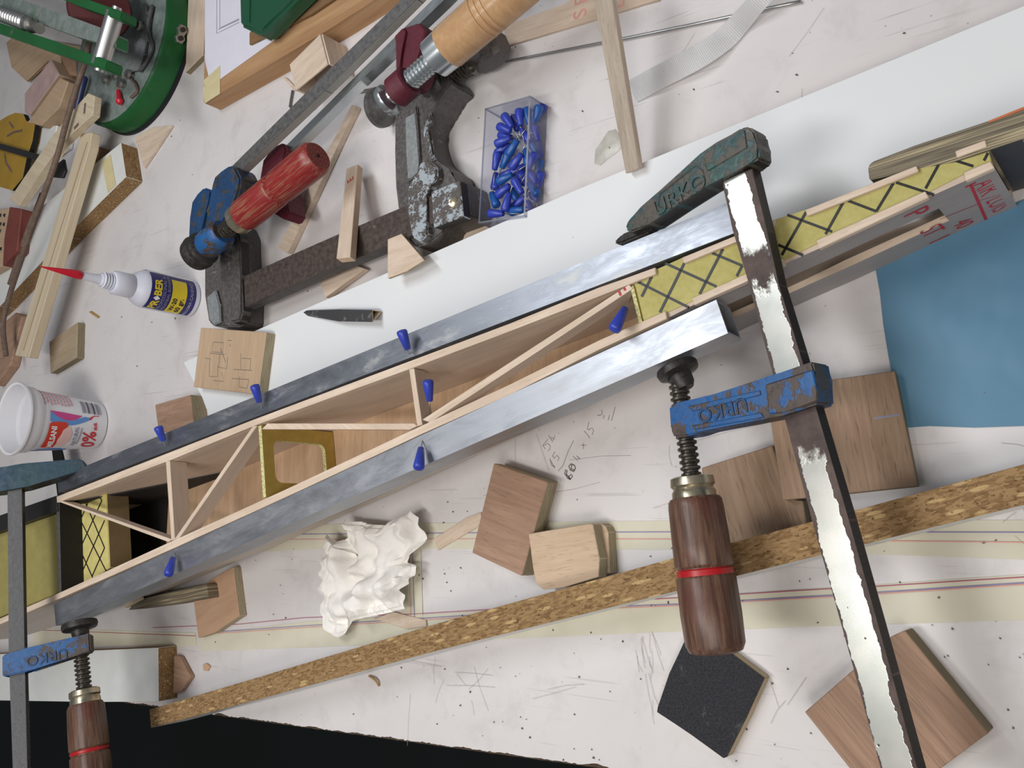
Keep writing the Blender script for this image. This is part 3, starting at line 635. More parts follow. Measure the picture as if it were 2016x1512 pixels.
# ---------------------------------------------------------------- pins in the fuselage
def pin_at(a, near, far, label, group, m='pin_blue', r=1.0, name='pin'):
    a, near, far = V(a), V(near), V(far)
    t = root(name, far, label, 'pin', group)
    lathe('head', near, far, [(0, .0013*r), (.02, .0019*r), (.5, .0027*r), (.88, .0033*r), (.97, .0029*r), (1, .0018*r)], M[m], t, 14, 60)
    tube('needle', [a, near+(far-near)*.2], .00035, M['steel_plain'], t, 6)
    return t
PG = 'blue headed pins stuck in the fuselage'
pins = [((809, 708), (803, 688), (790, 650), 'blue headed pin by the far tube, nearest the black sandpaper roll'), ((846, 820), (846, 790), (842, 748), 'blue headed pin standing inside the fuselage beside the middle upright brace'),
        ((1246, 580), (1231, 606), (1208, 651), 'blue headed pin inside the fuselage next to the yellow tail block'), ((520, 820), (511, 792), (501, 758), 'blue headed pin by the far tube below the sketched plywood square'),
        ((330, 893), (322, 868), (311, 840), 'blue headed pin by the far tube closest to the yogurt cup'), ((345, 1076), (341, 1098), (331, 1133), 'blue headed pin over the near tube, closest to the small clamp'), ((834, 853), (829, 882), (824, 923), 'blue headed pin over the near tube at mid length of the fuselage')]
for i, (a, b, c, lab) in enumerate(pins):
    up_ = i == 1
    pin_at(T.off(-.004).hit(*a) if i != 2 else T.off(-.006).hit(*a), T.off(.006 if not up_ else .002).hit(*b), T.off(.013 if not up_ else .008).hit(*c), lab, PG, r=1.12)
# ================================================================ big bar clamp on the right
RP = pl3(P(1250, 440, .081), P(1480, 360, .091), P(1750, 1400, .089))
LAB = 'emb'
cl = root('bar_clamp', P(1480, 360, .09), 'large worn bar clamp with patchy steel bar and brown wooden handle, nearest the viewer', 'clamp', 'bar clamps squeezing the fuselage')
b0, b1 = RP.off(-.002).hit(1455, 352), RP.off(-.002).hit(1800, 1640)
bl = (b1-b0).length
M['patch_bar'] = patch_bar('patchy_steel_bar', [(0, 1.), (.385, 1.), (.42, .75), (.435, 0.), (.51, 0.), (.53, 1.), (.62, .9), (.64, 1.)], 1)
def bar_mat(name, L, segs):
    st = []
    for a, v in segs: st.append((a, v))
    return patch_bar(name, st, L)
mbar = bar_mat('clamp_bar_steel', bl, [(0, 1.), (.195, 1.), (.215, 0.), (.262, 0.), (.275, .95), (.44, .95), (.465, 0.), (.545, 0.), (.565, 1.), (1, 1.)])
prism('bar', [(1420, 357), (1481, 330), (1509, 451), (1533, 560), (1573, 690), (1671, 1024), (1756, 1330), (1842, 1640), (1768, 1640), (1679, 1311), (1595, 1010), (1509, 690), (1472, 551), (1442, 451)], RP.off(-.002), .0085, [mbar, M['serrated']], cl, bevel=.0005, grain=(2, 6))
jw = [(1234, 434), (1262, 407), (1299, 375), (1340, 338), (1378, 303), (1411, 280), (1458, 251), (1474, 248), (1485, 258), (1490, 285), (1494, 312), (1474, 323), (1391, 366), (1335, 402), (1279, 440), (1240, 458), (1229, 450)]
jaw = prism('fixed_jaw', jw, RP.off(.002), .0140, [M['teal_worn'], M['black_iron']], cl, bevel=.0012, seg=2, grain=(12, 13))
prism('jaw_rib', [(1382, 306), (1413, 284), (1466, 254), (1471, 291), (1392, 338)], RP.off(.0027), .002, [M['teal_worn'], M['teal_worn']], jaw, bevel=.0006)
prism('jaw_nose', [(1207, 476), (1222, 461), (1268, 440), (1282, 446), (1277, 457), (1223, 479), (1211, 481)], RP.off(-.004), .009, [M['black_iron'], M['black_iron']], jaw, bevel=.0012, seg=2)
def on_plane_text(name, s, pl, a, b, size, m, parent, depth=.0004, bold=0, lift=.0002, xs=1.0):
    """letters lying on plane pl, baseline running from pixel a to pixel b"""
    A, B = pl.hit(*a), pl.hit(*b); x = (B-A).normalized(); y = pl.n.cross(x); c = (A+B)/2+pl.n*lift
    fr = Matrix(((x.x, y.x, pl.n.x, c.x), (x.y, y.y, pl.n.y, c.y), (x.z, y.z, pl.n.z, c.z), (0, 0, 0, 1)))
    return text(name, s, None, None, None, size, m, parent, depth, fr=fr, bold=bold, xs=xs)
on_plane_text('raised_lettering', 'URKO', RP.off(.002), (1300, 409), (1378, 361), .0125, M['teal_worn'], jaw, .0007, .0001)
ink('panel_outline', [[(1296, 405), (1300, 382), (1370, 326), (1384, 336), (1388, 354), (1310, 412), (1296, 405)]], .0010, M['black_iron'], jaw, RP.off(.002), .0002)
# sliding jaw
SJ = RP.off(.003)
sj_pts = [(1316, 800), (1333, 793), (1402, 777), (1495, 751), (1518, 739), (1599, 711), (1606, 746), (1610, 795), (1541, 818), (1513, 823), (1383, 848), (1356, 858), (1326, 862), (1319, 844)]
sj = prism('sliding_jaw', sj_pts, SJ, .017, [M['blue_worn'], M['blue_dark']], cl, bevel=.001, seg=2, grain=(1, 4))
prism('jaw_rib', [(1506, 757), (1600, 727), (1607, 770), (1609, 790), (1545, 811), (1513, 816)], SJ.off(.0010), .0018, [M['blue_bald'], M['blue_bald']], sj, bevel=.0007)
prism('jaw_rib', [(1354, 800), (1496, 768), (1498, 778), (1362, 810)], SJ.off(.0007), .0012, [M['blue_worn'], M['blue_worn']], sj, bevel=.0004)
prism('jaw_rib', [(1360, 838), (1498, 812), (1504, 822), (1366, 846)], SJ.off(.0007), .0012, [M['blue_worn'], M['blue_worn']], sj, bevel=.0004)
on_plane_text('raised_lettering', 'URKO', SJ, (1467, 795), (1379, 818), .0105, M['blue_dark'], sj, .0005, .0001)
AX = Z(.069)
A, B = AX.hit(1330, 716), AX.hit(1411, 1287); axv = B-A
def along(px, py):
    p = AX.hit(px, py); return (p-A).dot(axv)/axv.length_squared
sc0 = Z(.069)
t_ = lambda y: along(1330+(1411-1330)*(y-716)/(1287-716), y)
lathe('screw', A+axv*t_(745), A+axv*t_(955), thread(0, 1, 17, .0040, .0054), M['screw'], cl, 20, 25)
tn_ = V((.40, -.917, 0)); pc_ = AX.hit(1331, 722)
lathe('swivel_pad', pc_, pc_+tn_*.0135, [(0, .0112), (.10, .0118), (.30, .0112), (.42, .0064), (.8, .0060), (1, .0046)], M['black_iron'], cl, 28)
lathe('ferrule', A+axv*t_(938), A+axv*t_(988), [(0, .0098), (.05, .0114), (.35, .0118), (.45, .0105), (.55, .0110), (.6, .0116), (1, .0118)], M['nickel'], cl, 32)
hd = lathe('handle', A+axv*t_(980), A+axv*t_(1287), [(0, .0128), (.02, .0140), (.06, .0144), (.30, .0150), (.435, .0153), (.45, .0145), (.455, .0139), (.50, .0139), (.505, .0145), (.52, .0154), (.75, .0157), (.94, .0152), (.985, .0135), (1, .0105)], M['handle_brown'], cl, 36)
lathe('red_ring', A+axv*t_(1118), A+axv*t_(1136), [(0, .0138), (.2, .0146), (.8, .0146), (1, .0138)], M['red_line'], hd, 36)

# ================================================================ small bar clamp on the left
LP = pl3(P(165, 1290, .112), P(180, 1480, .112), P(35, 1280, .150))
sl_ = root('bar_clamp', P(30, 1270, .15), 'dark bar clamp with blue jaws gripping the nose end, at the left edge', 'clamp', 'bar clamps squeezing the fuselage')
prism('bar', [(14, 925), (43, 925), (48, 1274), (56, 1560), (26, 1560), (17, 1280)], LP.off(-.001), .0085, [M['bar_grey'], M['serrated']], sl_, bevel=.0005, grain=(1, 2))
lj = prism('fixed_jaw', [(-60, 925), (0, 922), (42, 912), (150, 903), (163, 905), (169, 913), (169, 924), (113, 940), (53, 958), (0, 967), (-60, 975)], LP.off(.002), .014, [M['navy_dark'], M['black_iron']], sl_, bevel=.001, seg=2, grain=(1, 3))
ls = prism('sliding_jaw', [(4, 1290), (54, 1275), (144, 1254), (176, 1246), (178, 1282), (146, 1292), (61, 1317), (50, 1323), (4, 1332)], LP.off(.003), .014, [M['blue_worn'], M['blue_dark']], sl_, bevel=.001, seg=2, grain=(0, 2))
on_plane_text('raised_lettering', 'URKO', LP.off(.003), (117, 1288), (68, 1299), .0115, M['blue_dark'], ls, .0006, .0001)
LA = Z(.109); A, B = LA.hit(154, 1222), LA.hit(182, 1540); axv = B-A
tt = lambda y: (y-1222)/(1540-1222)
lathe('screw', A+axv*tt(1236), A+axv*tt(1372), thread(0, 1, 15, .0046, .0062), M['screw'], sl_, 18, 25)
pc_ = LA.hit(156, 1226)
lathe('swivel_pad', pc_, pc_+V((.36, -.93, 0))*.016, [(0, .0140), (.15, .0146), (.32, .0138), (.42, .0072), (.8, .0066), (1, .0045)], M['black_iron'], sl_, 24)
lathe('ferrule', A+axv*tt(1362), A+axv*tt(1392), [(0, .0105), (.08, .0120), (.4, .0122), (.5, .0112), (.6, .0118), (1, .0122)], M['nickel'], sl_, 28)
hd = lathe('handle', A+axv*tt(1390), A+axv*tt(1560), [(0, .0130), (.04, .0144), (.3, .0152), (.50, .0155), (.52, .0143), (.57, .0143), (.59, .0155), (1, .0158)], M['handle_brown'], sl_, 30)
lathe('red_ring', A+axv*tt(1478), A+axv*tt(1485), [(0, .0144), (.2, .0150), (.8, .0150), (1, .0144)], M['red_line'], hd, 30)

# ================================================================ black cast clamp lying on the bench
bc = root('cast_clamp', P(640, 480, 0), 'heavy black cast iron clamp with hexagonal screw head lying on the bench', 'clamp')
prism('bar', [(452, 556), (560, 508), (660, 464), (800, 405), (905, 362), (905, 412), (800, 468), (660, 526), (560, 570), (452, 618)], Z(.030), .012, [M['rust_bar'], M['steel_dark']], bc, bevel=.0008, grain=(1, 2))
j1 = prism('fixed_jaw', [(402, 505), (430, 452), (466, 440), (476, 462), (478, 540), (481, 600), (481, 634), (472, 644), (420, 642), (410, 633), (404, 581)], Z(.022), .022, [M['cast'], M['cast']], bc, bevel=.0015, seg=2, smooth=40)
prism('jaw_rib', [(430, 470), (462, 446), (471, 470), (473, 545), (476, 615), (470, 632), (452, 636), (440, 620), (434, 545)], Z(.034), .0125, [M['cast'], M['black_iron']], j1, bevel=.002, seg=2)
prism('jaw_rib', [(406, 585), (424, 570), (432, 600), (434, 634), (420, 640), (411, 628)], Z(.0255), .004, [M['cast_rib'], M['cast']], j1, bevel=.001, seg=2)
def curve(pts): return [(p.x, p.y) for p in spline([(x, y, 0) for x, y in pts], 4)]
j2 = prism('sliding_jaw', [(777, 217), (800, 186), (838, 152), (862, 140), (884, 150)] + curve([(893, 166), (872, 184), (862, 206), (845, 230), (839, 264), (850, 304), (868, 322), (889, 336)]) + [(895, 360), (915, 357), (921, 380), (926, 424), (874, 444), (870, 458), (846, 478), (818, 486), (800, 467), (785, 408), (780, 367), (778, 300)], Z(.026), .026, [M['cast'], M['cast']], bc, bevel=.0015, seg=2, smooth=40)
prism('jaw_rib', [(784, 226), (806, 214), (820, 206), (822, 240), (826, 300), (828, 335), (818, 352), (803, 361), (788, 352), (784, 300)], Z(.0285), .003, [M['cast'], M['cast']], j2, bevel=.0012, seg=2)
prism('grey_channel', [(798, 232), (816, 222), (820, 262), (824, 320), (822, 338), (810, 350), (803, 352), (800, 300)], Z(.0292), .001, [M['cast_rib'], M['cast_rib']], j2, bevel=.0003)
prism('jaw_rib', [(826, 318), (846, 318), (860, 328), (861, 352), (844, 366), (836, 384), (840, 440), (841, 462), (826, 476), (810, 466), (802, 420), (802, 368), (816, 355), (825, 338)], Z(.033), .008, [M['cast_patch'], M['cast']], j2, bevel=.0015, seg=2)
prism('jaw_rib', [(836, 240), (846, 218), (850, 232), (841, 258), (846, 292), (856, 312), (849, 318), (838, 300), (832, 262)], Z(.029), .004, [M['cast_patch'], M['cast']], j2, bevel=.001, seg=2)
hp = prism('guide_plate', [(848, 377), (905, 354), (912, 426), (853, 448)], Z(.034), .009, [M['cast_patch'], M['black_iron']], j2, bevel=.0008)
lathe('rivet', P(895, 400, .0335), P(895, 400, .0350), [(0, .0044), (.8, .0044), (1, .0036)], M['nickel'], j2, 16)
sa, sb = P(868, 158, .020), P(990, 84, .020); sv = sb-sa
lathe('screw_boss', sa-sv*.22, sa+sv*.08, [(0, .0125), (.2, .0150), (.8, .0150), (1, .0130)], M['cast'], j2, 24)
lathe('screw', sa, sa+sv*.62, thread(0, 1, 13, .0082, .0098), M['screw'], bc, 24, 25)
hx = lathe('screw_head', sa+sv*.55, sa+sv*1.0, [(0, .0108), (.15, .0128), (.82, .0128), (1, .0100)], M['cast'], bc, 6, 20)
lathe('cross_pin', P(926, 132, .036), P(936, 140, .014), [(0, .0020), (.06, .0042), (.25, .0046), (.4, .0034), (1, .0034)], M['screw'], bc, 14)
pa_, pb_ = P(742, 214, .018), P(786, 200, .018)
lathe('swivel_pad', pa_, pb_, [(0, .0150), (.06, .0165), (.22, .0165), (.32, .0130), (.45, .0095), (.8, .0100), (1, .0070)], M['steel_dark'], bc, 28)

# ================================================================ blue clamp with red handle
bz = root('bar_clamp', P(450, 400, .05), 'bar clamp with worn blue jaws and a red wooden handle, left of centre', 'clamp', 'bar clamps lying on the bench')
B1 = pl3(P(450, 345, .058), P(640, 180, .052), P(470, 360, .056))
prism('bar', [(449, 334), (620, 165), (793, -4), (846, -58), (876, -58), (820, -2), (640, 178), (453, 357)], B1, .0085, [M['steel_dark'], M['serrated_lit']], bz, bevel=.0004, grain=(0, 2))  # bar top coloured for its dark reflection, serrated edge for being lit
Bj = Z(.064)
prism('sliding_jaw', [(417, 363), (422, 347), (436, 334), (450, 325), (462, 328), (473, 350), (470, 373), (461, 400), (446, 424), (430, 443), (421, 460), (408, 462), (401, 452), (408, 425), (413, 395)], Bj, .022, [M['blue_dark'], M['blue_dark']], bz, bevel=.0018, seg=2, grain=(0, 10), smooth=40)
fj = prism('fixed_jaw', [(372, 430), (377, 397), (388, 380), (400, 368), (415, 374), (413, 393), (404, 420), (397, 450), (390, 488), (380, 506), (372, 504), (370, 470)], Z(.060), .022, [M['blue_dark'], M['blue_dark']], bz, bevel=.0018, seg=2, smooth=40)
HA = Z(.064); A, B = HA.hit(404, 486), HA.hit(640, 296); axv = B-A
tp_ = lambda x: (x-404)/(640-404)
lathe('swivel_pad', A-axv*.10, A+axv*.02, [(0, .0150), (.3, .0162), (.42, .0150), (.55, .0148), (.70, .0155), (.8, .0140), (1, .0070)], M['black_iron'], bz, 28)
lathe('screw_boss', A+axv*.0, A+axv*tp_(444), [(0, .0108), (.1, .0128), (.9, .0128), (1, .0108)], M['blue_worn'], bz, 24)
lathe('screw', A+axv*tp_(436), A+axv*tp_(478), thread(0, 1, 9, .0058, .0076), M['screw'], bz, 20, 25)
lathe('ferrule', A+axv*tp_(470), A+axv*tp_(490), [(0, .0105), (.15, .0128), (.5, .0130), (.65, .0125), (1, .0132)], M['nickel'], bz, 28)
hd = lathe('handle', A+axv*tp_(484), A+axv*tp_(628), [(0, .0126), (.03, .0140), (.06, .0143), (.44, .0144), (.458, .0138), (.468, .0126), (.492, .0126), (.502, .0138), (.53, .0145), (.90, .0148), (.96, .0143), (1, .0118)], M['red_worn'], bz, 32)
lathe('end_hole', A+axv*(tp_(628)-.002), A+axv*(tp_(628)+.002), [(0, .0016), (1, .0016)], M['black'], hd, 12)

# ================================================================ maroon clamp with varnished handle
mz = root('bar_clamp', P(800, 120, .05), 'maroon bar clamp with zinc bar and varnished pale wooden handle', 'clamp', 'bar clamps lying on the bench')
B2 = pl3(P(640, 240, .036), P(860, 40, .048), P(645, 255, .036))
prism('bar', [(560, 289), (700, 150), (850, 1), (906, -56), (930, -56), (873, 1), (700, 168), (566, 303)], B2, .0095, [M['zinc'], M['zinc']], mz, bevel=.0004)
prism('fixed_jaw', [(517, 315), (535, 290), (555, 280), (563, 293), (548, 340), (560, 380), (568, 418), (558, 432), (534, 417), (512, 400), (513, 350)], Z(.038), .020, [M['maroon'], M['maroon']], mz, bevel=.0015, seg=2, smooth=40)
mj = prism('sliding_jaw', [(775, 70), (792, 52), (801, 58), (813, 46), (826, 44), (837, 56), (833, 80), (825, 112), (816, 152), (806, 166), (792, 168), (779, 158), (780, 128), (783, 96)], Z(.062), .020, [M['maroon'], M['maroon']], mz, bevel=.0016, seg=2, smooth=40)
prism('jaw_rib', [(775, 72), (794, 53), (798, 62), (789, 100), (786, 150), (780, 156), (780, 130), (784, 98)], Z(.0645), .004, [M['maroon'], M['maroon']], mj, bevel=.001)
prism('jaw_rib', [(806, 62), (814, 47), (826, 45), (836, 57), (832, 80), (822, 112), (812, 150), (804, 150), (806, 120), (812, 86)], Z(.0645), .004, [M['maroon'], M['maroon']], mj, bevel=.001)
HA = Z(.066); A, B = HA.hit(764, 196), HA.hit(1030, -36); axv = B-A
tm = lambda x: (x-764)/(1030-764)
lathe('screw_boss', A+axv*tm(779), A+axv*tm(812), [(0, .0105), (.08, .0120), (.92, .0120), (1, .0105)], M['maroon'], mz, 24)
lathe('screw', A+axv*tm(806), A+axv*tm(866), thread(0, 1, 9, .0066, .0080), M['zinc_plain'], mz, 22, 25)
lathe('swivel_ball', A-axv*.035, A+axv*tm(782), [(0, .0085), (.08, .0112), (.30, .0122), (.45, .0118), (.52, .0096), (.62, .0062), (1, .0056)], M['zinc_plain'], mz, 26)
lathe('ferrule', A+axv*tm(862), A+axv*tm(890), [(0, .0128), (.04, .0146), (.8, .0150), (1, .0150)], M['zinc_plain'], mz, 32)
prof = [(0, .0140), (.03, .0156), (.36, .0158)]
for g_ in (.40, .45, .50): prof += [(g_-.012, .0159), (g_-.004, .0150), (g_+.004, .0150), (g_+.012, .0159)]
lathe('handle', A+axv*tm(884), A+axv*tm(1070), prof+[(.62, .0160), (1, .0160)], M['beech'], mz, 36)

# ================================================================ pin box
bx = root('pin_box', P(1030, 330, 0), 'clear plastic open box holding loose blue headed pins', 'box')
rim = [(954.6, 213.6), (1043.8, 187.8), (1033, 426), (941.7, 439.8)]
BH = .0215; rt = [P(*p, BH) for p in rim]
w = .0011
def wallp(a, b, h0, h1, inn):
    bm = bmesh.new(); q = [a, b, b+inn*w, a+inn*w]; solid(bm, [V((p.x, p.y, h1)) for p in q], [V((p.x, p.y, h0)) for p in q]); return bm
cen = sum(rt, V())/4
for i in range(4):
    a, b = rt[i], rt[(i+1) % 4]; d = (b-a).normalized(); inn = V((0, 0, 1)).cross(d)
    if inn.dot(cen-a) < 0: inn = -inn
    from_bm('side_wall', wallp(a, b, .0006, BH-.0007, inn), M['acrylic'], basis((a+b)/2, d, (0, 0, 1)), bx)
    from_bm('rim', wallp(a, b, BH-.0006, BH, inn), M['acrylic_edge'], basis((a+b)/2, d, (0, 0, 1)), bx)
    bm = bmesh.new(); c2 = V((a.x, a.y, 0))+inn*.0002+d*.0002
    q = [c2, c2+d*.0007, c2+d*.0007+inn*.0007, c2+inn*.0007]; solid(bm, [V((p.x, p.y, BH-.0007)) for p in q], [V((p.x, p.y, .0008)) for p in q]); from_bm('corner', bm, M['acrylic_edge'], Matrix.Translation(c2), bx)
bm = bmesh.new(); solid(bm, [V((p.x, p.y, .0016)) for p in rt], [V((p.x, p.y, .0005)) for p in rt]); from_bm('bottom', bm, M['acrylic'], Matrix.Translation(cen), bx)
hp = [((470, 345), (545, 455), 3), ((405, 445), (530, 495), 3), ((390, 625), (530, 558), 3), ((525, 700), (600, 580), 3), ((560, 345), (598, 490), 1), ((615, 280), (630, 440), 3), ((690, 285), (715, 420), 2), ((690, 555), (640, 475), 2),
      ((402, 715), (370, 880), 2), ((510, 720), (440, 865), 1), ((545, 850), (640, 720), 3), ((375, 1065), (385, 910), 1), ((405, 1000), (545, 925), 3), ((400, 1135), (520, 1030), 2), ((565, 970), (640, 1115), 3), ((400, 1255), (342, 1105), 2),
      ((475, 1270), (520, 1110), 3), ((325, 1312), (460, 1312), 3), ((555, 1290), (660, 1270), 2), ((585, 1225), (665, 1150), 1), ((430, 690), (520, 620), 1), ((700, 790), (675, 670), 2), ((640, 940), (672, 1030), 1), ((450, 540), (540, 560), 1),
      ((800, 300), (760, 420), 2), ((830, 300), (790, 400), 0), ((770, 470), (800, 590), 1), ((740, 620), (790, 720), 1), ((800, 640), (830, 760), 0), ((740, 790), (700, 880), 2), ((810, 840), (780, 950), 0), ((730, 930), (790, 1010), 1), ((820, 960), (790, 1080), 0), ((770, 1090), (710, 1010), 1), ((740, 1130), (800, 1180), 0), ((735, 1295), (700, 1190), 1), ((560, 1120), (600, 1200), 0), ((480, 930), (560, 880), 0), ((600, 880), (680, 830), 0)]
first = None
cols = {'left': [], 'middle': [], 'right': []}
for i, (a, b, lv) in enumerate(hp): cols['left' if a[0]+b[0] < 940 else 'middle' if a[0]+b[0] < 1270 else 'right'].append((a[1]+b[1], i))
ordw = 'topmost second third fourth fifth sixth seventh eighth ninth tenth eleventh twelfth thirteenth fourteenth fifteenth sixteenth seventeenth eighteenth nineteenth twentieth'.split()
plab = {}
for cn, lst in cols.items():
    for k_, (_, i) in enumerate(sorted(lst)):
        plab[i] = '%s blue pin in the clear box, %s %s its %s row' % ('deep' if (i*7) % 3 else 'greenish', ordw[k_], 'in' if k_ == 0 else 'from the top in', cn)
for i, (a, b, lv) in enumerate(hp):
    z = .0048+.0042*lv; pa, pb = P(900+a[0]/5.04, 160+a[1]/5.04, z), P(900+b[0]/5.04, 160+b[1]/5.04, z+R.uniform(-.0012, .0012))
    d = (pb-pa).normalized()
    ln = (pb+d*(R.uniform(.012, .017))); ln.z = max(.0026, ln.z+R.uniform(-.003, .002))
    t = root('pin', pa, plab[i], 'pin', 'loose pins in the clear box')
    m_ = M['pin_blue'] if (i*7) % 3 else M['pin_blue2']
    if first is None:
        hd0 = lathe('head', pb, pb+(pa-pb).normalized()*.0135, [(0, .0017), (.02, .0021), (.5, .0029), (.85, .0035), (.96, .0031), (1, .0020)], m_, t, 14, 60); first = (hd0.data, M)
        meA = hd0.data; meB = meA.copy(); meB.materials[0] = M['pin_blue2']; meA.materials[0] = M['pin_blue']
    else:
        ax_ = (pa-pb); fr = basis(pb, V((0, 0, 1)) if abs(ax_.normalized().z) < .9 else V((1, 0, 0)), ax_)
        h_ = link('head', meA if (i*7) % 3 else meB, fr, t)
    # keep needles inside the box
    q = ln
    for k_ in range(4):
        a2, b2 = rt[k_], rt[(k_+1) % 4]; dd = (b2-a2); dd.z = 0; dd.normalize(); inn = V((0, 0, 1)).cross(dd)
        if inn.dot(cen-a2) < 0: inn = -inn
        s_ = inn.dot(q-a2)
        if s_ < .002: q = q+inn*(.002-s_)
    tube('needle', [pb-d*.002, q], .0003, M['steel_plain'], t, 5)
# ================================================================ chipboard strip and off-cuts, near side
strip_pts = [(294, 1397), (520, 1330), (860, 1228), (1333, 1097), (1686, 1004), (2060, 902), (2060, 983), (1703, 1071), (1341, 1161), (860, 1281), (520, 1374), (297, 1433)]
SZ = .036
thing('chipboard_strip', 'long chipboard strip standing on edge across the front of the bench', 'wood strip', strip_pts, SZ, ('z', .0002), [M['chip'], M['white_lam']], bevel=.0003, grain=(0, 4))
def block(name, label, cat, pts, z1, z0, face, edge='edge', bevel=.0005, **k):
    return thing(name, label, cat, pts, z1, ('z', z0) if not isinstance(z0, float) or True else z0, [M[face], M[edge]], bevel=bevel, **k)
OG = 'plywood off-cuts on the bench'
# grain runs along first listed edge
block('plywood_block', 'red-brown plywood block stacked on top of another, right of the crumpled tissue', 'wood block', [(972, 912), (1078, 949), (1027, 1134), (929, 1088)], .0170, .0085, 'ply_brown', 'edge', group=OG, grain=(0, 1))
block('plywood_block', 'plywood block lying underneath the red-brown one, only its layered edge showing', 'wood block', [(980, 914), (1086, 948), (1037, 1134), (944, 1092)], .0082, .0002, 'ply_brown', 'edge', group=OG)
block('plywood_block', 'pale square plywood block on top of a round-cornered one, against the chipboard strip', 'wood block', [(1040, 1051), (1160, 1031), (1167, 1032), (1180, 1100), (1178, 1136), (1110, 1156), (1070, 1161), (1056, 1150), (1050, 1120)], .0200, .0102, 'ply_pale', 'edge', group=OG, grain=(0, 1))
block('plywood_block', 'round-cornered plywood block underneath the pale square one', 'wood block', [(1056, 1048), (1160, 1031), (1182, 1030), (1192, 1036), (1197, 1048), (1200, 1128), (1074, 1158)], .0100, .0002, 'ply_pale', 'edge', group=OG)
KP = pl3(P(1507, 765, .0178), P(1541, 985, .0178), P(1790, 850, .0105))
def tilt(name, label, cat, pts, pl, d, mats, group=None, **k): return thing(name, label, cat, pts, pl, d, mats, group, **k)
tilt('plywood_block', 'largest oak veneered plywood board, resting on another beside the blue sheet', 'wood block', [(1761, 730), (1806, 957), (1541, 985), (1507, 765)], KP, .0088, [M['ply_oak'], M['edge_dark']], OG, bevel=.0005)
block('plywood_block', 'oak veneered plywood board half hidden behind the big clamp handle', 'wood block', [(1381, 921), (1520, 877), (1556, 985), (1580, 985), (1590, 1045), (1435, 1100), (1390, 1020)], .0085, .0002, 'ply_oak', 'edge_dark', group=OG, grain=(0, 5))
block('plywood_block', 'striped brown plywood block in the lower right corner under the clamp bar', 'wood block', [(1946, 1444), (1937, 1450), (1835, 1525), (1715, 1566), (1584, 1402), (1756, 1252), (1781, 1241)], .0147, .0002, 'ply_oak2', 'edge_dark', group=OG, grain=(4, 3))
sb_ = [(1352, 1252), (1440, 1286), (1505, 1335), (1470, 1412), (1431, 1490), (1424, 1493), (1360, 1446), (1293, 1402), (1295, 1392), (1318, 1325)]
sbr = root('sanding_block', P(1400, 1380, 0), 'black sandpaper covered block below the big brown clamp handle', 'sanding block')
prism('wood_core', [(x+(1.5 if x > 1400 else 2), y) for x, y in sb_], .0075, ('z', .0002), [M['kraft'], M['kraft']], sbr, bevel=.0006, seg=2)
prism('sandpaper', sb_, .0086, .0010, [M['sand'], M['kraft']], sbr, bevel=.0003)
block('plywood_block', 'orange-tan plywood block lying near the small clamp handle', 'wood block', [(381, 1185), (411, 1143), (459, 1116), (471, 1213), (421, 1246), (390, 1256)], .0085, .0002, 'ply_orange', 'edge', group=OG, grain=(4, 3))
block('plywood_block', 'striped plywood off-cut on its edge, half hidden below the near tube', 'wood block', [(264, 1182), (330, 1167), (406, 1150), (410, 1177), (330, 1191), (253, 1201)], .020, .0002, 'edge_flat', 'edge_flat', group=OG)
thing('balsa_stick', 'tiny yellow stick lying on the striped plywood off-cut under the near tube', 'stick', [(243, 1190), (275, 1172), (278, 1180), (246, 1197)], .0255, .0035, [M['pine_pale'], M['pine_pale']], bevel=.0004)
wcb = thing('chipboard_piece', 'white faced chipboard piece by the small clamp handle at the bench edge', 'board', [(-60, 1290), (180, 1281), (311, 1275), (312, 1381), (180, 1382), (-60, 1378)], .0200, ('z', .0002), [M['white_lam'], M['chip']], bevel=.0003)
thing('wood_wedge', 'small brown wedge of wood beside the white faced chipboard piece', 'wood block', [(342, 1290), (352, 1292), (374, 1333), (354, 1362), (340, 1366)], .006, ('z', .0002), [M['ply_brown'], M['ply_brown']], bevel=.001)
thing('wood_block', 'brown wood block tucked under the end of the chipboard strip at the bench edge', 'wood block', [(270, 1386), (312, 1383), (300, 1396), (300, 1430), (288, 1430)], .0120, ('z', .0002), [M['ply_brown'], M['ply_brown']], bevel=.0008) if False else None
BS = 'balsa scraps on the bench'
thing('balsa_scrap', 'pale balsa scrap poking out from under the red-brown plywood block', 'wood scrap', [(853, 1062), (917, 1020), (946, 1009), (952, 1040), (938, 1038), (862, 1083)], .0022, .0015, [M['balsa'], M['balsa']], BS, bevel=.0002)
thing('balsa_scrap', 'pale balsa scrap with a dark edge sticking out below the crumpled tissue', 'wood scrap', [(735, 1218), (775, 1205), (838, 1221), (839, 1233), (801, 1238)], .0024, .0016, [M['balsa'], M['balsa']], BS, bevel=.0002)

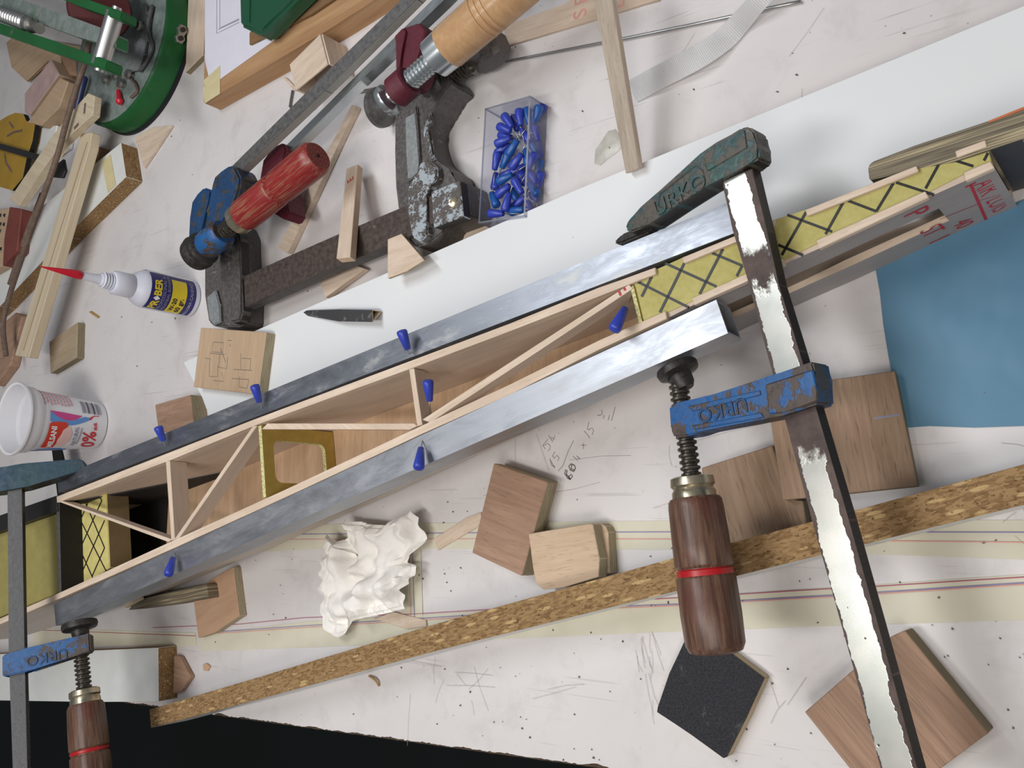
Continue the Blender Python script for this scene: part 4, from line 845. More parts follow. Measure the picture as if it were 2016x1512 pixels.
# ---------------------------------------------------------------- far side blocks and sticks
skb = thing('plywood_block', 'square plywood block covered in pencil sketches by the white board', 'wood block', [(395, 645), (524, 654), (508, 777), (381, 762)], BZ+.0102, ('z', BZ+.0002), [M['ply_tan'], M['edge']], OG, bevel=.0005, grain=(0, 3))
g = lambda *p: zz(p, 0, 400, 2.52)
ink('pencil_sketch', [g((1060, 690), (1110, 692), (1105, 740), (1050, 738), (1060, 690)), g((1040, 745), (1115, 750)), g((1090, 750), (1085, 815), (1125, 820), (1130, 765)), g((1040, 800), (1040, 860), (1080, 860), (1080, 805)), g((1160, 825), (1250, 830)), g((1195, 745), (1195, 825)), g((1200, 770), (1245, 772), (1240, 830)),
   g((1150, 870), (1235, 875)), g((1190, 860), (1185, 910), (1225, 920), (1235, 880)), g((1060, 880), (1110, 885), (1100, 840)), g((1130, 680), (1150, 682)), g((1140, 700), (1145, 712)), g((1095, 720), (1120, 790)), g((1020, 770), (1045, 772), (1040, 800))], .0005, M['pencil_dark'], skb, Z(BZ+.0102), .0001)
block('plywood_block', 'reddish plywood block next to the far tube under the sketched square', 'wood block', [(305, 797), (375, 777), (381, 836), (330, 852), (312, 850)], .0165, .0002, 'ply_brown', 'edge', group=OG)
block('plywood_block', 'grey-brown plywood block standing alone between glue bottle and yogurt cup', 'wood block', [(97, 673), (153, 634), (151, 704), (99, 735)], .0092, .0002, 'ply_grey', 'edge_dark', group=OG)
# folded black sandpaper roll
fr_ = root('sandpaper_roll', P(675, 620, BZ), 'black worn folded sandpaper roll lying on the white board', 'sandpaper')
bm = bmesh.new(); z0 = BZ+.0006
tip = [P(597, 615, z0+.003), P(604, 611, z0+.004), P(606, 622, z0)]
end = [P(734, 634, z0+.0095), P(733, 610, z0+.009), P(752, 613, z0+.0005)]
midr = [P(668, 633, z0+.008), P(668, 609, z0+.0075), P(682, 613, z0)]
rings = [[bm.verts.new(p) for p in r_] for r_ in (tip, midr, end)]
cen2 = sum(end, V())/3
inr = [bm.verts.new(p+(cen2-p)*.14) for p in end]; dpt = (midr[0]-end[0]).normalized()*.02
ind = [bm.verts.new(p+(cen2-p)*.2+dpt) for p in end]
rings += [inr, ind]
for i_, (a, b) in enumerate(zip(rings, rings[1:])):
    for k_ in range(3):
        f = bm.faces.new((a[k_], a[(k_+1) % 3], b[(k_+1) % 3], b[k_])); f.material_index = 0 if i_ < 2 else 1
bm.faces.new(rings[0][::-1]); f = bm.faces.new(rings[-1]); f.material_index = 1
from_bm('folded_paper', bm, [M['sand_worn'], M['kraft']], Matrix.Translation(P(675, 620, BZ)), fr_)
SG = 'balsa sticks around the cast clamp'
thing('balsa_stick', 'long thin balsa stick in shadow of the red-handled clamp', 'stick', [(692, 206), (701, 209), (566, 498), (546, 489)], .0065, .006, [M['balsa'], M['balsa']], SG, bevel=.0003)
s2p = pl3(P(681, 332, .017), P(704, 323, .017), P(661, 510, .047))
st2 = tilt('balsa_stick', 'short balsa stick with a red letter resting across the black clamp bar', 'stick', [(704, 323), (689, 506), (662, 509), (682, 332)], s2p, .0065, [M['balsa'], M['balsa_end']], SG, bevel=.0003)
on_plane_text('red_letter', 'E', s2p, (691, 363), (690, 345), .010, M['ink_red2'], st2, 0)
thing('balsa_scrap', 'small triangular balsa scrap sticking out below the black clamp bar', 'wood scrap', [(629, 554), (702, 523), (718, 529), (640, 586)], .0080, .0055, [M['balsa'], M['balsa']], BS, bevel=.0003)
thing('balsa_scrap', 'six-sided pale balsa scrap leaning by the lower end of the black clamp jaw', 'wood scrap', [(763, 471), (790, 460), (814, 488), (835, 512), (800, 534), (763, 548)], .0350, .003, [M['balsa'], M['edge']], BS, bevel=.0003)
thing('balsa_scrap', 'flat pale balsa sheet piece lying under the black clamp and pin box', 'wood scrap', [(820, 545), (870, 470), (930, 418), (968, 452), (972, 470), (900, 500)], .0020, .0016, [M['balsa'], M['balsa']], BS, bevel=0)
thing('balsa_scrap', 'triangular balsa scrap beside the green machine base', 'wood scrap', [(265, 271), (300, 250), (338, 247), (283, 330)], .0035, .003, [M['balsa'], M['balsa']], BS, bevel=.0002)
thing('wood_plank', 'narrow pale plank between the green machine and the drawing board', 'wood strip', [(372, -40), (408, -40), (400, 108), (365, 143)], .0065, .006, [M['balsa'], M['edge_dark']], bevel=.0004, grain=(1, 2))
tilt('balsa_stick', 'weathered grey balsa stick sloping down beside the white ribbon', 'stick', [(1158, -60), (1196, -60), (1259, 331), (1232, 342)], pl3(P(1232, 342, .026), P(1259, 331, .026), P(1160, -40, .070)), .0060, [M['balsa_grey'], M['balsa']], SG, bevel=.0003, grain=(1, 2))
tube('steel_rod', spline([P(690, 184, .002), P(1000, 121, .002), P(1300, 62, .002), P(1577, 3, .002)], 6), .0012, M['steel_plain'], None, 10)
tag(bpy.data.objects['steel_rod'], 'thin straight steel rod lying across the top of the bench', 'rod')
tube('hex_key', spline([P(576, 178, .0022), P(571, 206, .0022)], 3)[:-1]+spline([P(571, 208, .0022), P(575, 211, .0022), P(620, 212, .0022)], 4), .0011, M['steel_dark'], None, 6)
tag(bpy.data.objects['hex_key'], 'small bent steel wire key beside the folded balsa box', 'hex key')
# ribbon
rc = spline([(1243, 181, .0012), (1290, 156, .004), (1345, 128, .008), (1395, 100, .007), (1434, 72, .004), (1463, 42, .006), (1498, 0, .014), (1535, -45, .012)], 10)
wd_ = [(0, 46, 0), (.35, 44, .1), (.55, 36, .35), (.68, 26, .7), (.8, 24, .6), (1, 34, .2)]
bm = bmesh.new(); uvl = bm.loops.layers.uv.new('UVMap'); prev = None; nn = len(rc); acc = 0
def lerp(tb, t):
    for a, b in zip(tb, tb[1:]):
        if t <= b[0]: f = (t-a[0])/(b[0]-a[0]); return [a[i]+(b[i]-a[i])*f for i in range(1, len(a))]
    return tb[-1][1:]
rings = []
for i, p in enumerate(rc):
    d = rc[min(i+1, nn-1)]-rc[max(i-1, 0)]; s = V((-d.y, d.x, 0)).normalized(); wpx, tw = lerp(wd_, i/(nn-1))
    c = P(p.x, p.y, p.z); a = P(p.x-s.x*wpx/2, p.y-s.y*wpx/2, p.z); b = P(p.x+s.x*wpx/2, p.y+s.y*wpx/2, p.z)
    a.z = max(.0016, a.z+tw*.009); b.z = max(.0008, b.z-tw*.004); m_ = (a+b)/2+V((0, 0, .0007))
    rings.append([bm.verts.new(a), bm.verts.new(m_), bm.verts.new(b)])
ln = 0
for i in range(nn-1):
    l2 = ln+(rings[i+1][1].co-rings[i][1].co).length
    for k_ in range(2):
        f = bm.faces.new((rings[i][k_], rings[i][k_+1], rings[i+1][k_+1], rings[i+1][k_]))
        for lp, uv in zip(f.loops, ((ln, k_), (ln, k_+1), (l2, k_+1), (l2, k_))): lp[uvl].uv = (uv[0]*240, uv[1]*.3)
    ln = l2
bmesh.ops.solidify(bm, geom=bm.faces[:], thickness=.0005)
tag(from_bm('ribbon', bm, M['ribbon'], Matrix.Translation(P(1243, 181)), None, 40), 'white woven ribbon twisting across the upper bench', 'ribbon')
# dried glue
bm = bmesh.new(); cpt = P(1195, 292); gp = [(1170, 322), (1172, 295), (1184, 278), (1197, 258), (1212, 254), (1220, 268), (1224, 290), (1212, 302), (1198, 312), (1182, 326)]
ctr = bm.verts.new(P(1196, 288, .0011)); r1 = [bm.verts.new(P(1196+(x-1196)*.72, 288+(y-288)*.72, .0009+R.uniform(-.0004, .0004))) for x, y in gp]; r0 = [bm.verts.new(P(x, y, .0003)) for x, y in gp]
for i in range(len(gp)):
    j = (i+1) % len(gp); bm.faces.new((ctr, r1[i], r1[j])); bm.faces.new((r1[i], r0[i], r0[j], r1[j]))
bm.faces.new(r0[::-1])
tag(from_bm('dried_glue', bm, M['glue'], Matrix.Translation(cpt), None, 30), 'patch of dried grey glue next to the weathered balsa stick', 'glue')
# printed balsa sheet at the top
bsh = thing('balsa_sheet', 'balsa sheet with red printed letters at the top behind the pale wooden handle', 'wood sheet', [(994, 50), (1110, 8), (1190, -40), (1330, -80), (1296, 0), (1267, 8), (1172, 38), (994, 91)], .0024, .0018, [M['balsa'], M['balsa']], bevel=0, grain=(7, 5))
for s_, a, b in (('S', (1143, 18), (1143, 36)), ('E', (1145, -10), (1145, 8)), ('D', (1217, -6), (1217, 12))): on_plane_text('red_letter', s_, Z(.0024), b, a, .016, M['ink_red'], bsh, 0)
# drawing board with paper, tape, cardboard and green block
db = root('drawing_board', P(560, 110, 0), 'thick pine board with a taped paper drawing, top left of centre', 'board')
prism('board', [(405, -60), (400, 203), (540, 122), (660, 50), (752, -10), (840, -60)], .0205, ('z', .0002), [M['pine'], M['pine']], db, bevel=.0007, grain=(1, 3))
DBZ = .0207
prism('paper', [(404, -58), (403, 118), (411, 152), (433, 156), (500, 108), (566, 60), (640, -58)], DBZ+.0004, .0003, M['paper'], db, bevel=0)
ink('printed_line', [[(427, -50), (427, 66), (471, 44)], [(433, -50), (433, 55), (471, 37)], [(430, 58), (471, 39)]], .0008, M['ink_grey'], db, Z(DBZ+.0004), .0002)
prism('masking_tape', [(401, 158), (433, 129), (433, 152), (404, 180)], DBZ+.0009, .0004, M['tape_yellow'], db, bevel=0)
prism('masking_tape', [(400, 172), (433, 150), (433, 184), (402, 204)], DBZ+.0006, .0004, M['tape_yellow'], db, bevel=0)
thing('cardboard_sheet', 'torn brown cardboard piece between the green block and the paper drawing', 'cardboard', [(491, 88), (491, 66), (540, -40), (700, -40), (672, -12), (612, 28), (545, 62)], DBZ+.0032, .0022, [M['cardboard'], M['cardboard']], bevel=.0002)
gb = root('soap_block', P(520, 20, DBZ), 'translucent dark green block standing on cardboard over the drawing board', 'block')
prism('block', [(468, -60), (471, 50), (510, 68), (600, -20), (630, -60)], DBZ+.022, ('z', DBZ+.0034), M['green_plastic'], gb, bevel=.003, seg=3, smooth=50)
prism('ridge', [(478, -58), (480, 40), (492, 46), (494, -58)], DBZ+.0232, .003, M['green_plastic'], gb, bevel=.001, seg=2, smooth=50)
# folded balsa box
fb_ = root('balsa_box', P(620, 120, 0), 'small folded balsa box open at the near end, by the drawing board', 'box')
bt = [P(570, 127, .030), P(630, 67, .030), P(645, 126, .030), P(582, 178, .030)]
prism('top_panel', [(570, 127), (630, 67), (645, 126), (582, 178)], .0300, .0016, [M['balsa'], M['balsa']], fb_, bevel=.0002)
def vpanel(name, a, b, z0, z1, th, m):
    d = (b-a); d.z = 0; d.normalize(); nn_ = V((0, 0, 1)).cross(d)*th
    bm = bmesh.new(); q = [a, b, b+nn_, a+nn_]; solid(bm, [V((p.x, p.y, z1)) for p in q], [V((p.x, p.y, z0)) for p in q]); return from_bm(name, bm, m, basis((a+b)/2, d, (0, 0, 1)), fb_)
vpanel('side_panel', bt[1], bt[2], .0003, .0284, .0016, M['balsa']); vpanel('side_panel', bt[0], bt[1], .0003, .0284, -.0016, M['balsa']); vpanel('side_panel', bt[3], bt[0], .0003, .0284, -.0016, M['balsa'])
thing('balsa_scrap', 'narrow balsa sliver standing out from the folded balsa box', 'wood scrap', [(556, 152), (562, 152), (584, 174), (578, 178)], .003, .0026, [M['balsa'], M['balsa']], BS, bevel=.0002)
# blue sheet and edge-on panel at the right
bpoly = [(1724, 526), (1733, 575), (1740, 640), (1750, 700), (1757, 740), (1770, 800), (1776, 843), (1830, 839), (1920, 842), (2090, 836), (2090, 360), (1990, 405), (1880, 455)]
bm = bmesh.new(); f0_ = bm.faces.new([bm.verts.new(P(*q)) for q in bpoly])
xs3 = [v.co.x for v in bm.verts]; ys3 = [v.co.y for v in bm.verts]
for i in range(1, 40):
    for co, no in (((min(xs3)+(max(xs3)-min(xs3))*i/40, 0, 0), (1, 0, 0)), ((0, min(ys3)+(max(ys3)-min(ys3))*i/40, 0), (0, 1, 0))):
        bmesh.ops.bisect_plane(bm, geom=bm.verts[:]+bm.edges[:]+bm.faces[:], plane_co=co, plane_no=no)
bp3 = [P(*q) for q in bpoly]
ex_ = bmesh.ops.extrude_face_region(bm, geom=bm.faces[:])
topv = [e for e in ex_['geom'] if isinstance(e, bmesh.types.BMVert)]
for v in bm.verts: v.co.z = .0004
for v in topv:
    dm = 9
    for a, b in zip(bp3, bp3[1:]+bp3[:1]):
        ab = b-a; t = max(0, min(1, (V((v.co.x, v.co.y, 0))-a).dot(ab)/ab.length_squared)); dm = min(dm, (V((v.co.x, v.co.y, 0))-(a+ab*t)).length)
    w_ = min(1, max(0, (dm-.004)/.02))
    v.co.z = .0010+w_*(.0026*max(0, .35+.9*mnoise.noise((v.co.x*15+v.co.y*9, v.co.y*20, 3)))+.0008*abs(mnoise.noise((v.co.x*70, v.co.y*50, 8))))
bs = tag(from_bm('blue_sheet', bm, M['blue_film'], Matrix.Translation(P(1880, 620)), None, 60), 'translucent blue plastic sheet lying at the right edge beside the fuselage tail', 'sheet')
ep = thing('dark_sided_board', 'plywood panel on edge with charcoal grey sides, behind the fuselage tail', 'board', [(1708, 328), (1716, 318), (1800, 287), (1953, 236), (2080, 186), (2080, 246), (2016, 272), (1945, 296), (1880, 318), (1711, 354)], .066, ('z', .0004), [M['edge_flat'], M['dark_panel']], bevel=.0008, grain=(2, 3))  # layered top face, sides coloured charcoal grey

prism('orange_veneer', [(1946, 238), (2080, 184), (2080, 190), (1946, 242)], .0664, .0004, M['orange'], ep, bevel=0)
ink('pencil_line', [[(1720, 824), (1772, 816)]], .0012, M['ink_grey'], bpy.data.objects['plywood_block.004'], KP, .0001)
# ================================================================ crumpled tissue
outl = [(680, 1022), (700, 1027), (718, 1027), (740, 1032), (765, 1034), (790, 1020), (815, 1004), (830, 1020), (829, 1034), (838, 1048), (830, 1078), (806, 1097), (796, 1108), (828, 1112), (822, 1130), (814, 1146), (800, 1162), (797, 1198), (770, 1206), (736, 1213), (700, 1222), (682, 1224), (680, 1244), (664, 1256), (645, 1248), (634, 1240), (631, 1205), (641, 1180), (632, 1168), (638, 1120), (642, 1075), (650, 1050), (668, 1070), (684, 1058)]
oc = [P(x, y, .011) for x, y in outl]; cen3 = P(726, 1128, .011); cen3.z = 0
def polyr(th):
    d = V((math.cos(th), math.sin(th))); best = .01
    for a, b in zip(oc, oc[1:]+oc[:1]):
        ax_, ay_ = a.x-cen3.x, a.y-cen3.y; bx_, by_ = b.x-a.x, b.y-a.y; det = d.x*(-by_)+d.y*bx_
        if abs(det) < 1e-9: continue
        t = (ax_*(-by_)+ay_*bx_)/det; u = (d.x*ay_-d.y*ax_)/det
        if t > 0 and 0 <= u <= 1: best = max(best, t)
    return best
folds = [(.5, .024, .2, .5), (1.9, .019, .6, .45), (2.7, .015, .1, .4), (1.1, .012, .4, .35), (2.3, .0095, .7, .3), (.15, .008, .3, .25)]
tc = [(700, 1090, 4), (722, 1142, 2), (690, 1068, 10), (712, 1115, 2.5), (655, 1078, 21), (650, 1112, 23), (680, 1122, 23), (700, 1160, 27), (745, 1160, 29), (752, 1122, 17), (765, 1095, 15), (757, 1060, 20), (720, 1042, 24), (690, 1030, 17), (815, 1016, 19), (790, 1050, 22), (825, 1058, 10), (800, 1085, 12),
      (818, 1122, 15), (785, 1150, 24), (795, 1190, 12), (740, 1198, 13), (690, 1190, 24), (660, 1210, 22), (648, 1240, 9), (640, 1155, 17), (690, 1222, 6), (737, 1085, 9), (735, 1120, 8)]
tcw = [(P(x, y, h_*.001), h_*.001) for x, y, h_ in tc]
def ctrl(x, y):
    n_ = d_ = 0
    for p, h_ in tcw:
        w_ = 1/(((x-p.x)**2+(y-p.y)**2)**1.7+1e-9); n_ += w_*h_; d_ += w_
    return n_/d_
def tri(x): x = x % 1.; return 1-abs(2*x-1)
bm = bmesh.new(); NR, NA = 64, 200; rows = []
vdir = [(P(700, 1085, 0)-cen3), (P(722, 1150, 0)-cen3)]
for i in range(NR+1):
    row = []
    for j in range(NA):
        th = 2*math.pi*j/NA; r = polyr(th)*(i/NR); x, y = cen3.x+r*math.cos(th), cen3.y+r*math.sin(th)
        f_ = i/NR; wx, wy = x+.005*mnoise.noise((x*38, y*38, 1)), y+.005*mnoise.noise((x*38, y*38, 5))
        h = 0
        for a, wl, ph, am in folds: h += am*wl*.62*tri((wx*math.cos(a)+wy*math.sin(a))/wl+ph)
        hc = ctrl(x, y); h = hc*(1-.25*f_**6) + (h*.42-.0035)*min(1, .35+hc/.02)
        h = max(.0012+.0006*tri(j*.31), h) * (1 if f_ < .93 else .9)
        row.append(bm.verts.new((x, y, max(.0010, h+ .0035*tri(j/7.)*(f_ > .8)))))
    rows.append(row)
for a, b in zip(rows, rows[1:]):
    for j in range(NA):
        try: bm.faces.new((a[j], a[(j+1) % NA], b[(j+1) % NA], b[j]))
        except ValueError: pass
bmesh.ops.remove_doubles(bm, verts=bm.verts, dist=1e-6)
tag(from_bm('crumpled_tissue', bm, M['tissue'], Matrix.Translation(cen3), None, 50), 'crumpled white paper tissue on the taped line in front of the fuselage', 'tissue')
tube('wood_shaving', spline([P(727, 1331, .001), P(735, 1336, .003), P(742, 1343, .003), P(746, 1350, .001)], 5), .0009, M['shaving'], None, 6)
tag(bpy.data.objects['wood_shaving'], 'small curled wood shaving in front of the chipboard strip', 'shaving')
thing('wood_chip', 'reddish wood chip near the white faced chipboard piece', 'wood scrap', [(399, 1308), (406, 1306), (413, 1312), (408, 1321), (400, 1320)], .002, .0017, [M['ply_orange'], M['ply_orange']], bevel=.0003)
thing('wood_chip', 'thin wood sliver between the glue bottle and the grey-brown block', 'wood scrap', [(174, 614), (178, 612), (194, 623), (191, 626)], .0022, .002, [M['shaving'], M['shaving']], bevel=.0003)

# ================================================================ yogurt cup
cb = P(190, 838, 0); cup = root('yogurt_cup', cb, 'white plastic yogurt cup with red and blue print at the left edge', 'cup')
CH = .090; rr_ = lambda z: .0258+(.0345-.0258)*(z/CH)
prof = [(0, .0200), (.004, .0240), (.012, .0256)]+[(t, rr_(t*CH)) for t in (.05, .3, .6, .80)]+[(.815, .0338), (.83, .0350), (.90, .0357), (.955, .0362), (.962, .0386), (.985, .0390), (1, .0384), (.992, .0362), (.96, .0352), (.6, .0302), (.1, .0256), (.03, .0236), (.028, .005)]
lathe('cup_body', cb, cb+V((0, 0, CH)), prof, M['white_plastic'], cup, 64, 50)
az = math.atan2(CAM.y-cb.y, CAM.x-cb.x)-.02
def cyl(c, rad, th, z, lift=.0003):
    a = az+math.radians(th); r = rad(z)+lift; return V((c.x+r*math.cos(a), c.y+r*math.sin(a), c.z+z))
def decal(name, poly, m, parent, c, rad, lift=.0003, th_step=4):
    """poly: list of (z, th_lo, th_hi) bands"""
    bm = bmesh.new(); rows = []
    for z, a, b in poly:
        n_ = 14; rows.append([bm.verts.new(cyl(c, rad, a+(b-a)*i/n_, z, lift)) for i in range(n_+1)])
    for p, q in zip(rows, rows[1:]):
        for i in range(len(p)-1): bm.faces.new((p[i], p[i+1], q[i+1], q[i]))
    return from_bm(name, bm, m, Matrix.Translation(c), parent)
def ctext(name, s, th, z, size, m, parent, c, rad, lift=.0005, slope=0., xs=1., bold=0):
    def wrap(x, y):
        zz_ = z+y+x*slope; return cyl(c, rad, th+math.degrees(x/rad(z)), zz_, lift)-c
    return text(name, s, None, None, None, size, m, parent, wrap=wrap, fr=Matrix.Translation(c), xs=xs, bold=bold)
crad = lambda z: rr_(z)
D = lambda n_, p_, m_, l=.0003: decal(n_, p_, M[m_], cup, cb, crad, l)
D('pink_wave', [(.066, 22, 23), (.060, 14, 22.5), (.052, 8, 22), (.045, 6.5, 21), (.038, 10, 20), (.031, 18.5, 19.5)], 'pink', .0004)
D('blue_wave', [(.066, 3, 22), (.058, -1, 14), (.050, -3, 9), (.043, -3, 7), (.036, 0, 12), (.028, 6, 18), (.020, 14, 17)], 'sky', .0003)
D('logo_panel', [(.0660, -57, -3), (.0645, -58, 1), (.0560, -58, 3), (.0530, -58, 3), (.0490, -34, 3), (.0462, -14, 0)], 'orange_red', .0005)
D('peach_oval', [(.0530, -40, -34), (.050, -52, -12), (.046, -54, -6), (.043, -50, -6), (.0400, -40, -18)], 'peach', .0006)
ctext('cup_lettering', 'MILSANI', -30, .0592, .0082, M['white_print'], cup, cb, crad, .0010, .10, .88, .0003)
ctext('cup_lettering', 'NATURAL', -28, .0345, .0058, M['ink_grey'], cup, cb, crad, .0007, .1, .9, .0002)
D('small_print', [(.0295, -48, -6), (.0306, -48, -6)], 'ink_grey', .0006)
ctext('cup_lettering', '0%', -36, .0170, .0210, M['red_print'], cup, cb, crad, .0007, .25, .9, .0004)
ctext('cup_lettering', 'M.G.', -1, .0150, .0042, M['red_print'], cup, cb, crad, .0007, .2, 1, .0003)
D('red_arc', [(.0225, 14, 16), (.021, 12, 19), (.0185, 19, 22), (.016, 22, 24), (.011, 23, 24.5)], 'red_print', .0005)
for i in range(9):
    zb = .0700-i*.0037; th_ = 34+R.uniform(0, 6)
    while th_ < 78: w_ = R.uniform(4, 10); D('small_print', [(zb, th_, th_+w_), (zb+.0013, th_, th_+w_)], 'pink_text', .0005); th_ += w_+1.6
for i in range(13):
    zb = .0080+i*.0018; D('barcode_bar', [(zb, 27, 62), (zb+(.0004+.0009*((i*5) % 3)/2), 27, 62)], 'ink_grey' if i % 4 else 'ink_black', .0004)
D('blue_wave', [(.074, -82, -80), (.066, -80, -66), (.056, -80, -62), (.044, -80, -64), (.034, -82, -72)], 'sky', .0003)
D('pink_wave', [(.074, -86, -82), (.064, -86, -74), (.052, -86, -73), (.042, -86, -78)], 'pink', .0005)

# ================================================================ glue bottle
bb = P(376, 589, 0); bot = root('glue_bottle', bb, 'white glue bottle with blue and yellow label and red pointed nozzle cap', 'bottle')
BHt = .1505; BR = .0190
body = [(0, .0165), (.006, .0184), (.02, BR), (.325, BR), (.350, .0186), (.380, .0172), (.405, .0150), (.425, .0128), (.432, .0122)]
lathe('bottle_body', bb, bb+V((0, 0, BHt)), body, M['milky'], bot, 48, 60)
lathe('collar', bb, bb+V((0, 0, BHt)), [(.428, .0112), (.434, .0119), (.545, .0116), (.56, .0100)], M['milky'], bot, 40, 40)
lathe('thread', bb, bb+V((0, 0, BHt)), [(.555, .0092)]+thread(.56, .63, 4, .0068, .0078)+[(.64, .0056)], M['milky'], bot, 32, 40)
lathe('nozzle', bb, bb+V((0, 0, BHt)), [(.635, .0054), (.67, .0042), (.77, .0034)], M['milky'], bot, 24, 40)
lathe('nozzle_cap', bb, bb+V((0, 0, BHt)), [(.752, .0034), (.758, .0042), (.79, .0041), (.83, .0034), (.995, .0006), (1, .0003)], M['red_plastic'], bot, 24, 50)
az = math.atan2(CAM.y-bb.y, CAM.x-bb.x); brad = lambda z: BR
DB = lambda n_, p_, m_, l=.0003: decal(n_, p_, M[m_], bot, bb, brad, l)
DB('label', [(.0545, -64, 66), (.0060, -64, 66)], 'navy', .0003)
DB('white_panel', [(.0542, 68, 110), (.0063, 68, 110)], 'white_print', .0003)
DB('yellow_panel', [(.0325, -62, 50), (.0165, -62, 50)], 'yellow', .0005)
ctext('label_lettering', 'PR', -42, .0468, .0104, M['yellow'], bot, bb, brad, .0006, 0, .95, .0004)
ctext('label_lettering', 'BER', 14, .0468, .0104, M['yellow'], bot, bb, brad, .0006, 0, .95, .0004)
ctext('label_mark', '♦', -18, .0468, .0066, M['white_print'], bot, bb, brad, .0006)
ctext('label_lettering', 'PROFESSIONAL &', -2, .0403, .0048, M['ink_grey'], bot, bb, brad, .0006, 0, 1.0)
ctext('label_lettering', 'INDUSTRIAL BONDERS', -2, .0358, .0042, M['ink_grey'], bot, bb, brad, .0006, 0, .95)
ctext('label_lettering', 'W-20', -30, .0278, .0062, M['ink_black'], bot, bb, brad, .0008, 0, 1, .0002)
ctext('label_lettering', '60 gr.', -30, .0212, .0070, M['ink_black'], bot, bb, brad, .0008, 0, 1, .0002)
ctext('label_lettering', 'MAXIMA CALIDAD', -4, .0112, .0046, M['ink_grey'], bot, bb, brad, .0006, 0, .95, .0001)

# ================================================================ left heap
tlb = [(238, 281), (248, 348), (130, 465), (0, 603), (-70, 665), (-120, 600), (0, 470), (110, 385)]
cbd = thing('chipboard_piece', 'white faced chipboard board with yellow tape, in the heap left of the green machine', 'board', tlb, .0200, ('z', .0002), [M['white_lam'], M['chip']], bevel=.0003)
prism('tape_strip', [(200, 320), (217, 304), (228, 364), (212, 379)], .0206, .0004, M['tape_yellow'], cbd, bevel=0)
thing('pine_strip', 'long grooved pine strip leaning diagonally over the chipboard board', 'wood strip', [(160, 262), (181, 260), (176, 290), (56, 704), (29, 700)], .0420, .011, [M['pine_pale'], M['pine_pale']], bevel=.0008, grain=(2, 3))
ink('groove', [[(172, 280), (46, 690)]], .0014, M['shaving'], bpy.data.objects['pine_strip'], Z(.0420), .0002)
thing('pine_strip', 'short pine strip with slots crossing behind the long grooved one', 'wood strip', [(173, 183), (186, 188), (182, 226), (122, 281), (36, 405), (18, 392), (100, 272), (140, 222)], .0530, .009, [M['pine_pale'], M['pine_pale']], bevel=.0008, grain=(4, 5))
for a, b in (((168, 203), (166, 224)), ((155, 244), (146, 253))):
    ink('slot', [[a, b]], .004, M['stick_brown'], bpy.data.objects['pine_strip.001'], Z(.0530), .0002)
tube('willow_stick', spline([P(178, 72, .062), P(168, 120, .062), P(150, 175, .061), P(132, 235, .061), P(112, 310, .060), P(84, 390, .058), P(52, 480, .050), P(18, 585, .036), P(6, 640, .032), P(12, 700, .030)], 5), .0032, M['stick_brown'], None, 10)
tag(bpy.data.objects['willow_stick'], 'thin brown bent stick lying across the heap at the far left', 'stick')
tube('willow_stick', spline([P(84, 382, .030), P(50, 470, .028), P(20, 560, .026)], 5), .0035, M['stick_brown'], None, 10)
tag(bpy.data.objects['willow_stick.001'], 'second straighter brown stick beneath the bent one at far left', 'stick')
thing('wood_block', 'pale tan wood block leaning on the pinkish one at far left', 'wood block', [(118, 153), (134, 160), (116, 212), (80, 247), (52, 241), (64, 231)], .036, ('z', .010), [M['ply_tan'], M['ply_tan']], bevel=.001)
thing('wood_block', 'pinkish painted wood block in the heap at far left', 'wood block', [(100, 116), (116, 146), (58, 226), (48, 220), (48, 184)], .038, ('z', .012), [M['pinkish'], M['ply_tan']], bevel=.001)
thing('white_block', 'small whitish block between the pale wood block and the sticks', 'block', [(72, 252), (112, 246), (106, 282), (62, 312)], .024, ('z', .0003), [M['white_lam'], M['white_lam']], bevel=.001)
thing('card_sheet', 'tan card lying in shade behind the heap under the green arms', 'card', [(12, 84), (30, 68), (166, 92), (162, 128), (118, 146), (96, 118), (52, 160), (22, 132)], .008, .003, [M['ply_tan'], M['cardboard']], bevel=.0005)
thing('wood_block', 'dark brown block standing in for the shadow below the green arms', 'wood block', [(118, 108), (146, 112), (150, 150), (122, 146)], .022, ('z', .009), [M['ply_brown'], M['ply_brown']], bevel=.001)  # dark block shape put where only shadow lies
mu = root('yellow_holder', P(20, 300, .0), 'mustard yellow rounded plate with dark curved marks at the far left edge', 'plate')
prism('plate', [(-20, 250), (15, 228), (30, 222), (46, 224), (52, 238), (69, 246), (64, 278), (52, 314), (45, 350), (24, 375), (0, 368), (-20, 350)], .034, .006, [M['mustard'], M['black']], mu, bevel=0)
ink('mark', [[(14, 268), (28, 260), (44, 257)], [(9, 302), (12, 320), (23, 338)], [(18, 240), (27, 252)]], .0032, M['stick_brown'], mu, Z(.034), .0003)
thing('black_rod', 'short black square rod lying over the mustard yellow plate', 'rod', [(-40, 270), (0, 282), (78, 304), (72, 316), (0, 294), (-40, 284)], .043, .008, [M['carbon'], M['carbon']], bevel=.0006)
thing('red_brick_piece', 'brick red block at the left edge beside the brown sticks', 'block', [(19, 407), (42, 411), (33, 494), (5, 524), (8, 470)], .035, ('z', .0205), [M['brick_red'], M['brick_red']], bevel=.001)
tn = thing('drilled_block', 'tan block with rows of dark holes at the left edge', 'block', [(-60, 416), (17, 410), (8, 470), (4, 524), (-60, 560)], .032, ('z', .0205), [M['ply_tan'], M['ply_tan']], bevel=.0006)
for x, y in ((2, 424), (10, 424), (2, 441), (9, 442), (1, 455), (3, 490)):
    lathe('hole', P(x, y, .0318), P(x, y, .0323), [(0, .0024), (1, .0024)], M['black'], tn, 10)
lathe('pen', P(168, 150, .040), P(150, 216, .038), [(0, .002), (.05, .0036), (.8, .0036), (1, .0028)], M['pen'], None, 14)
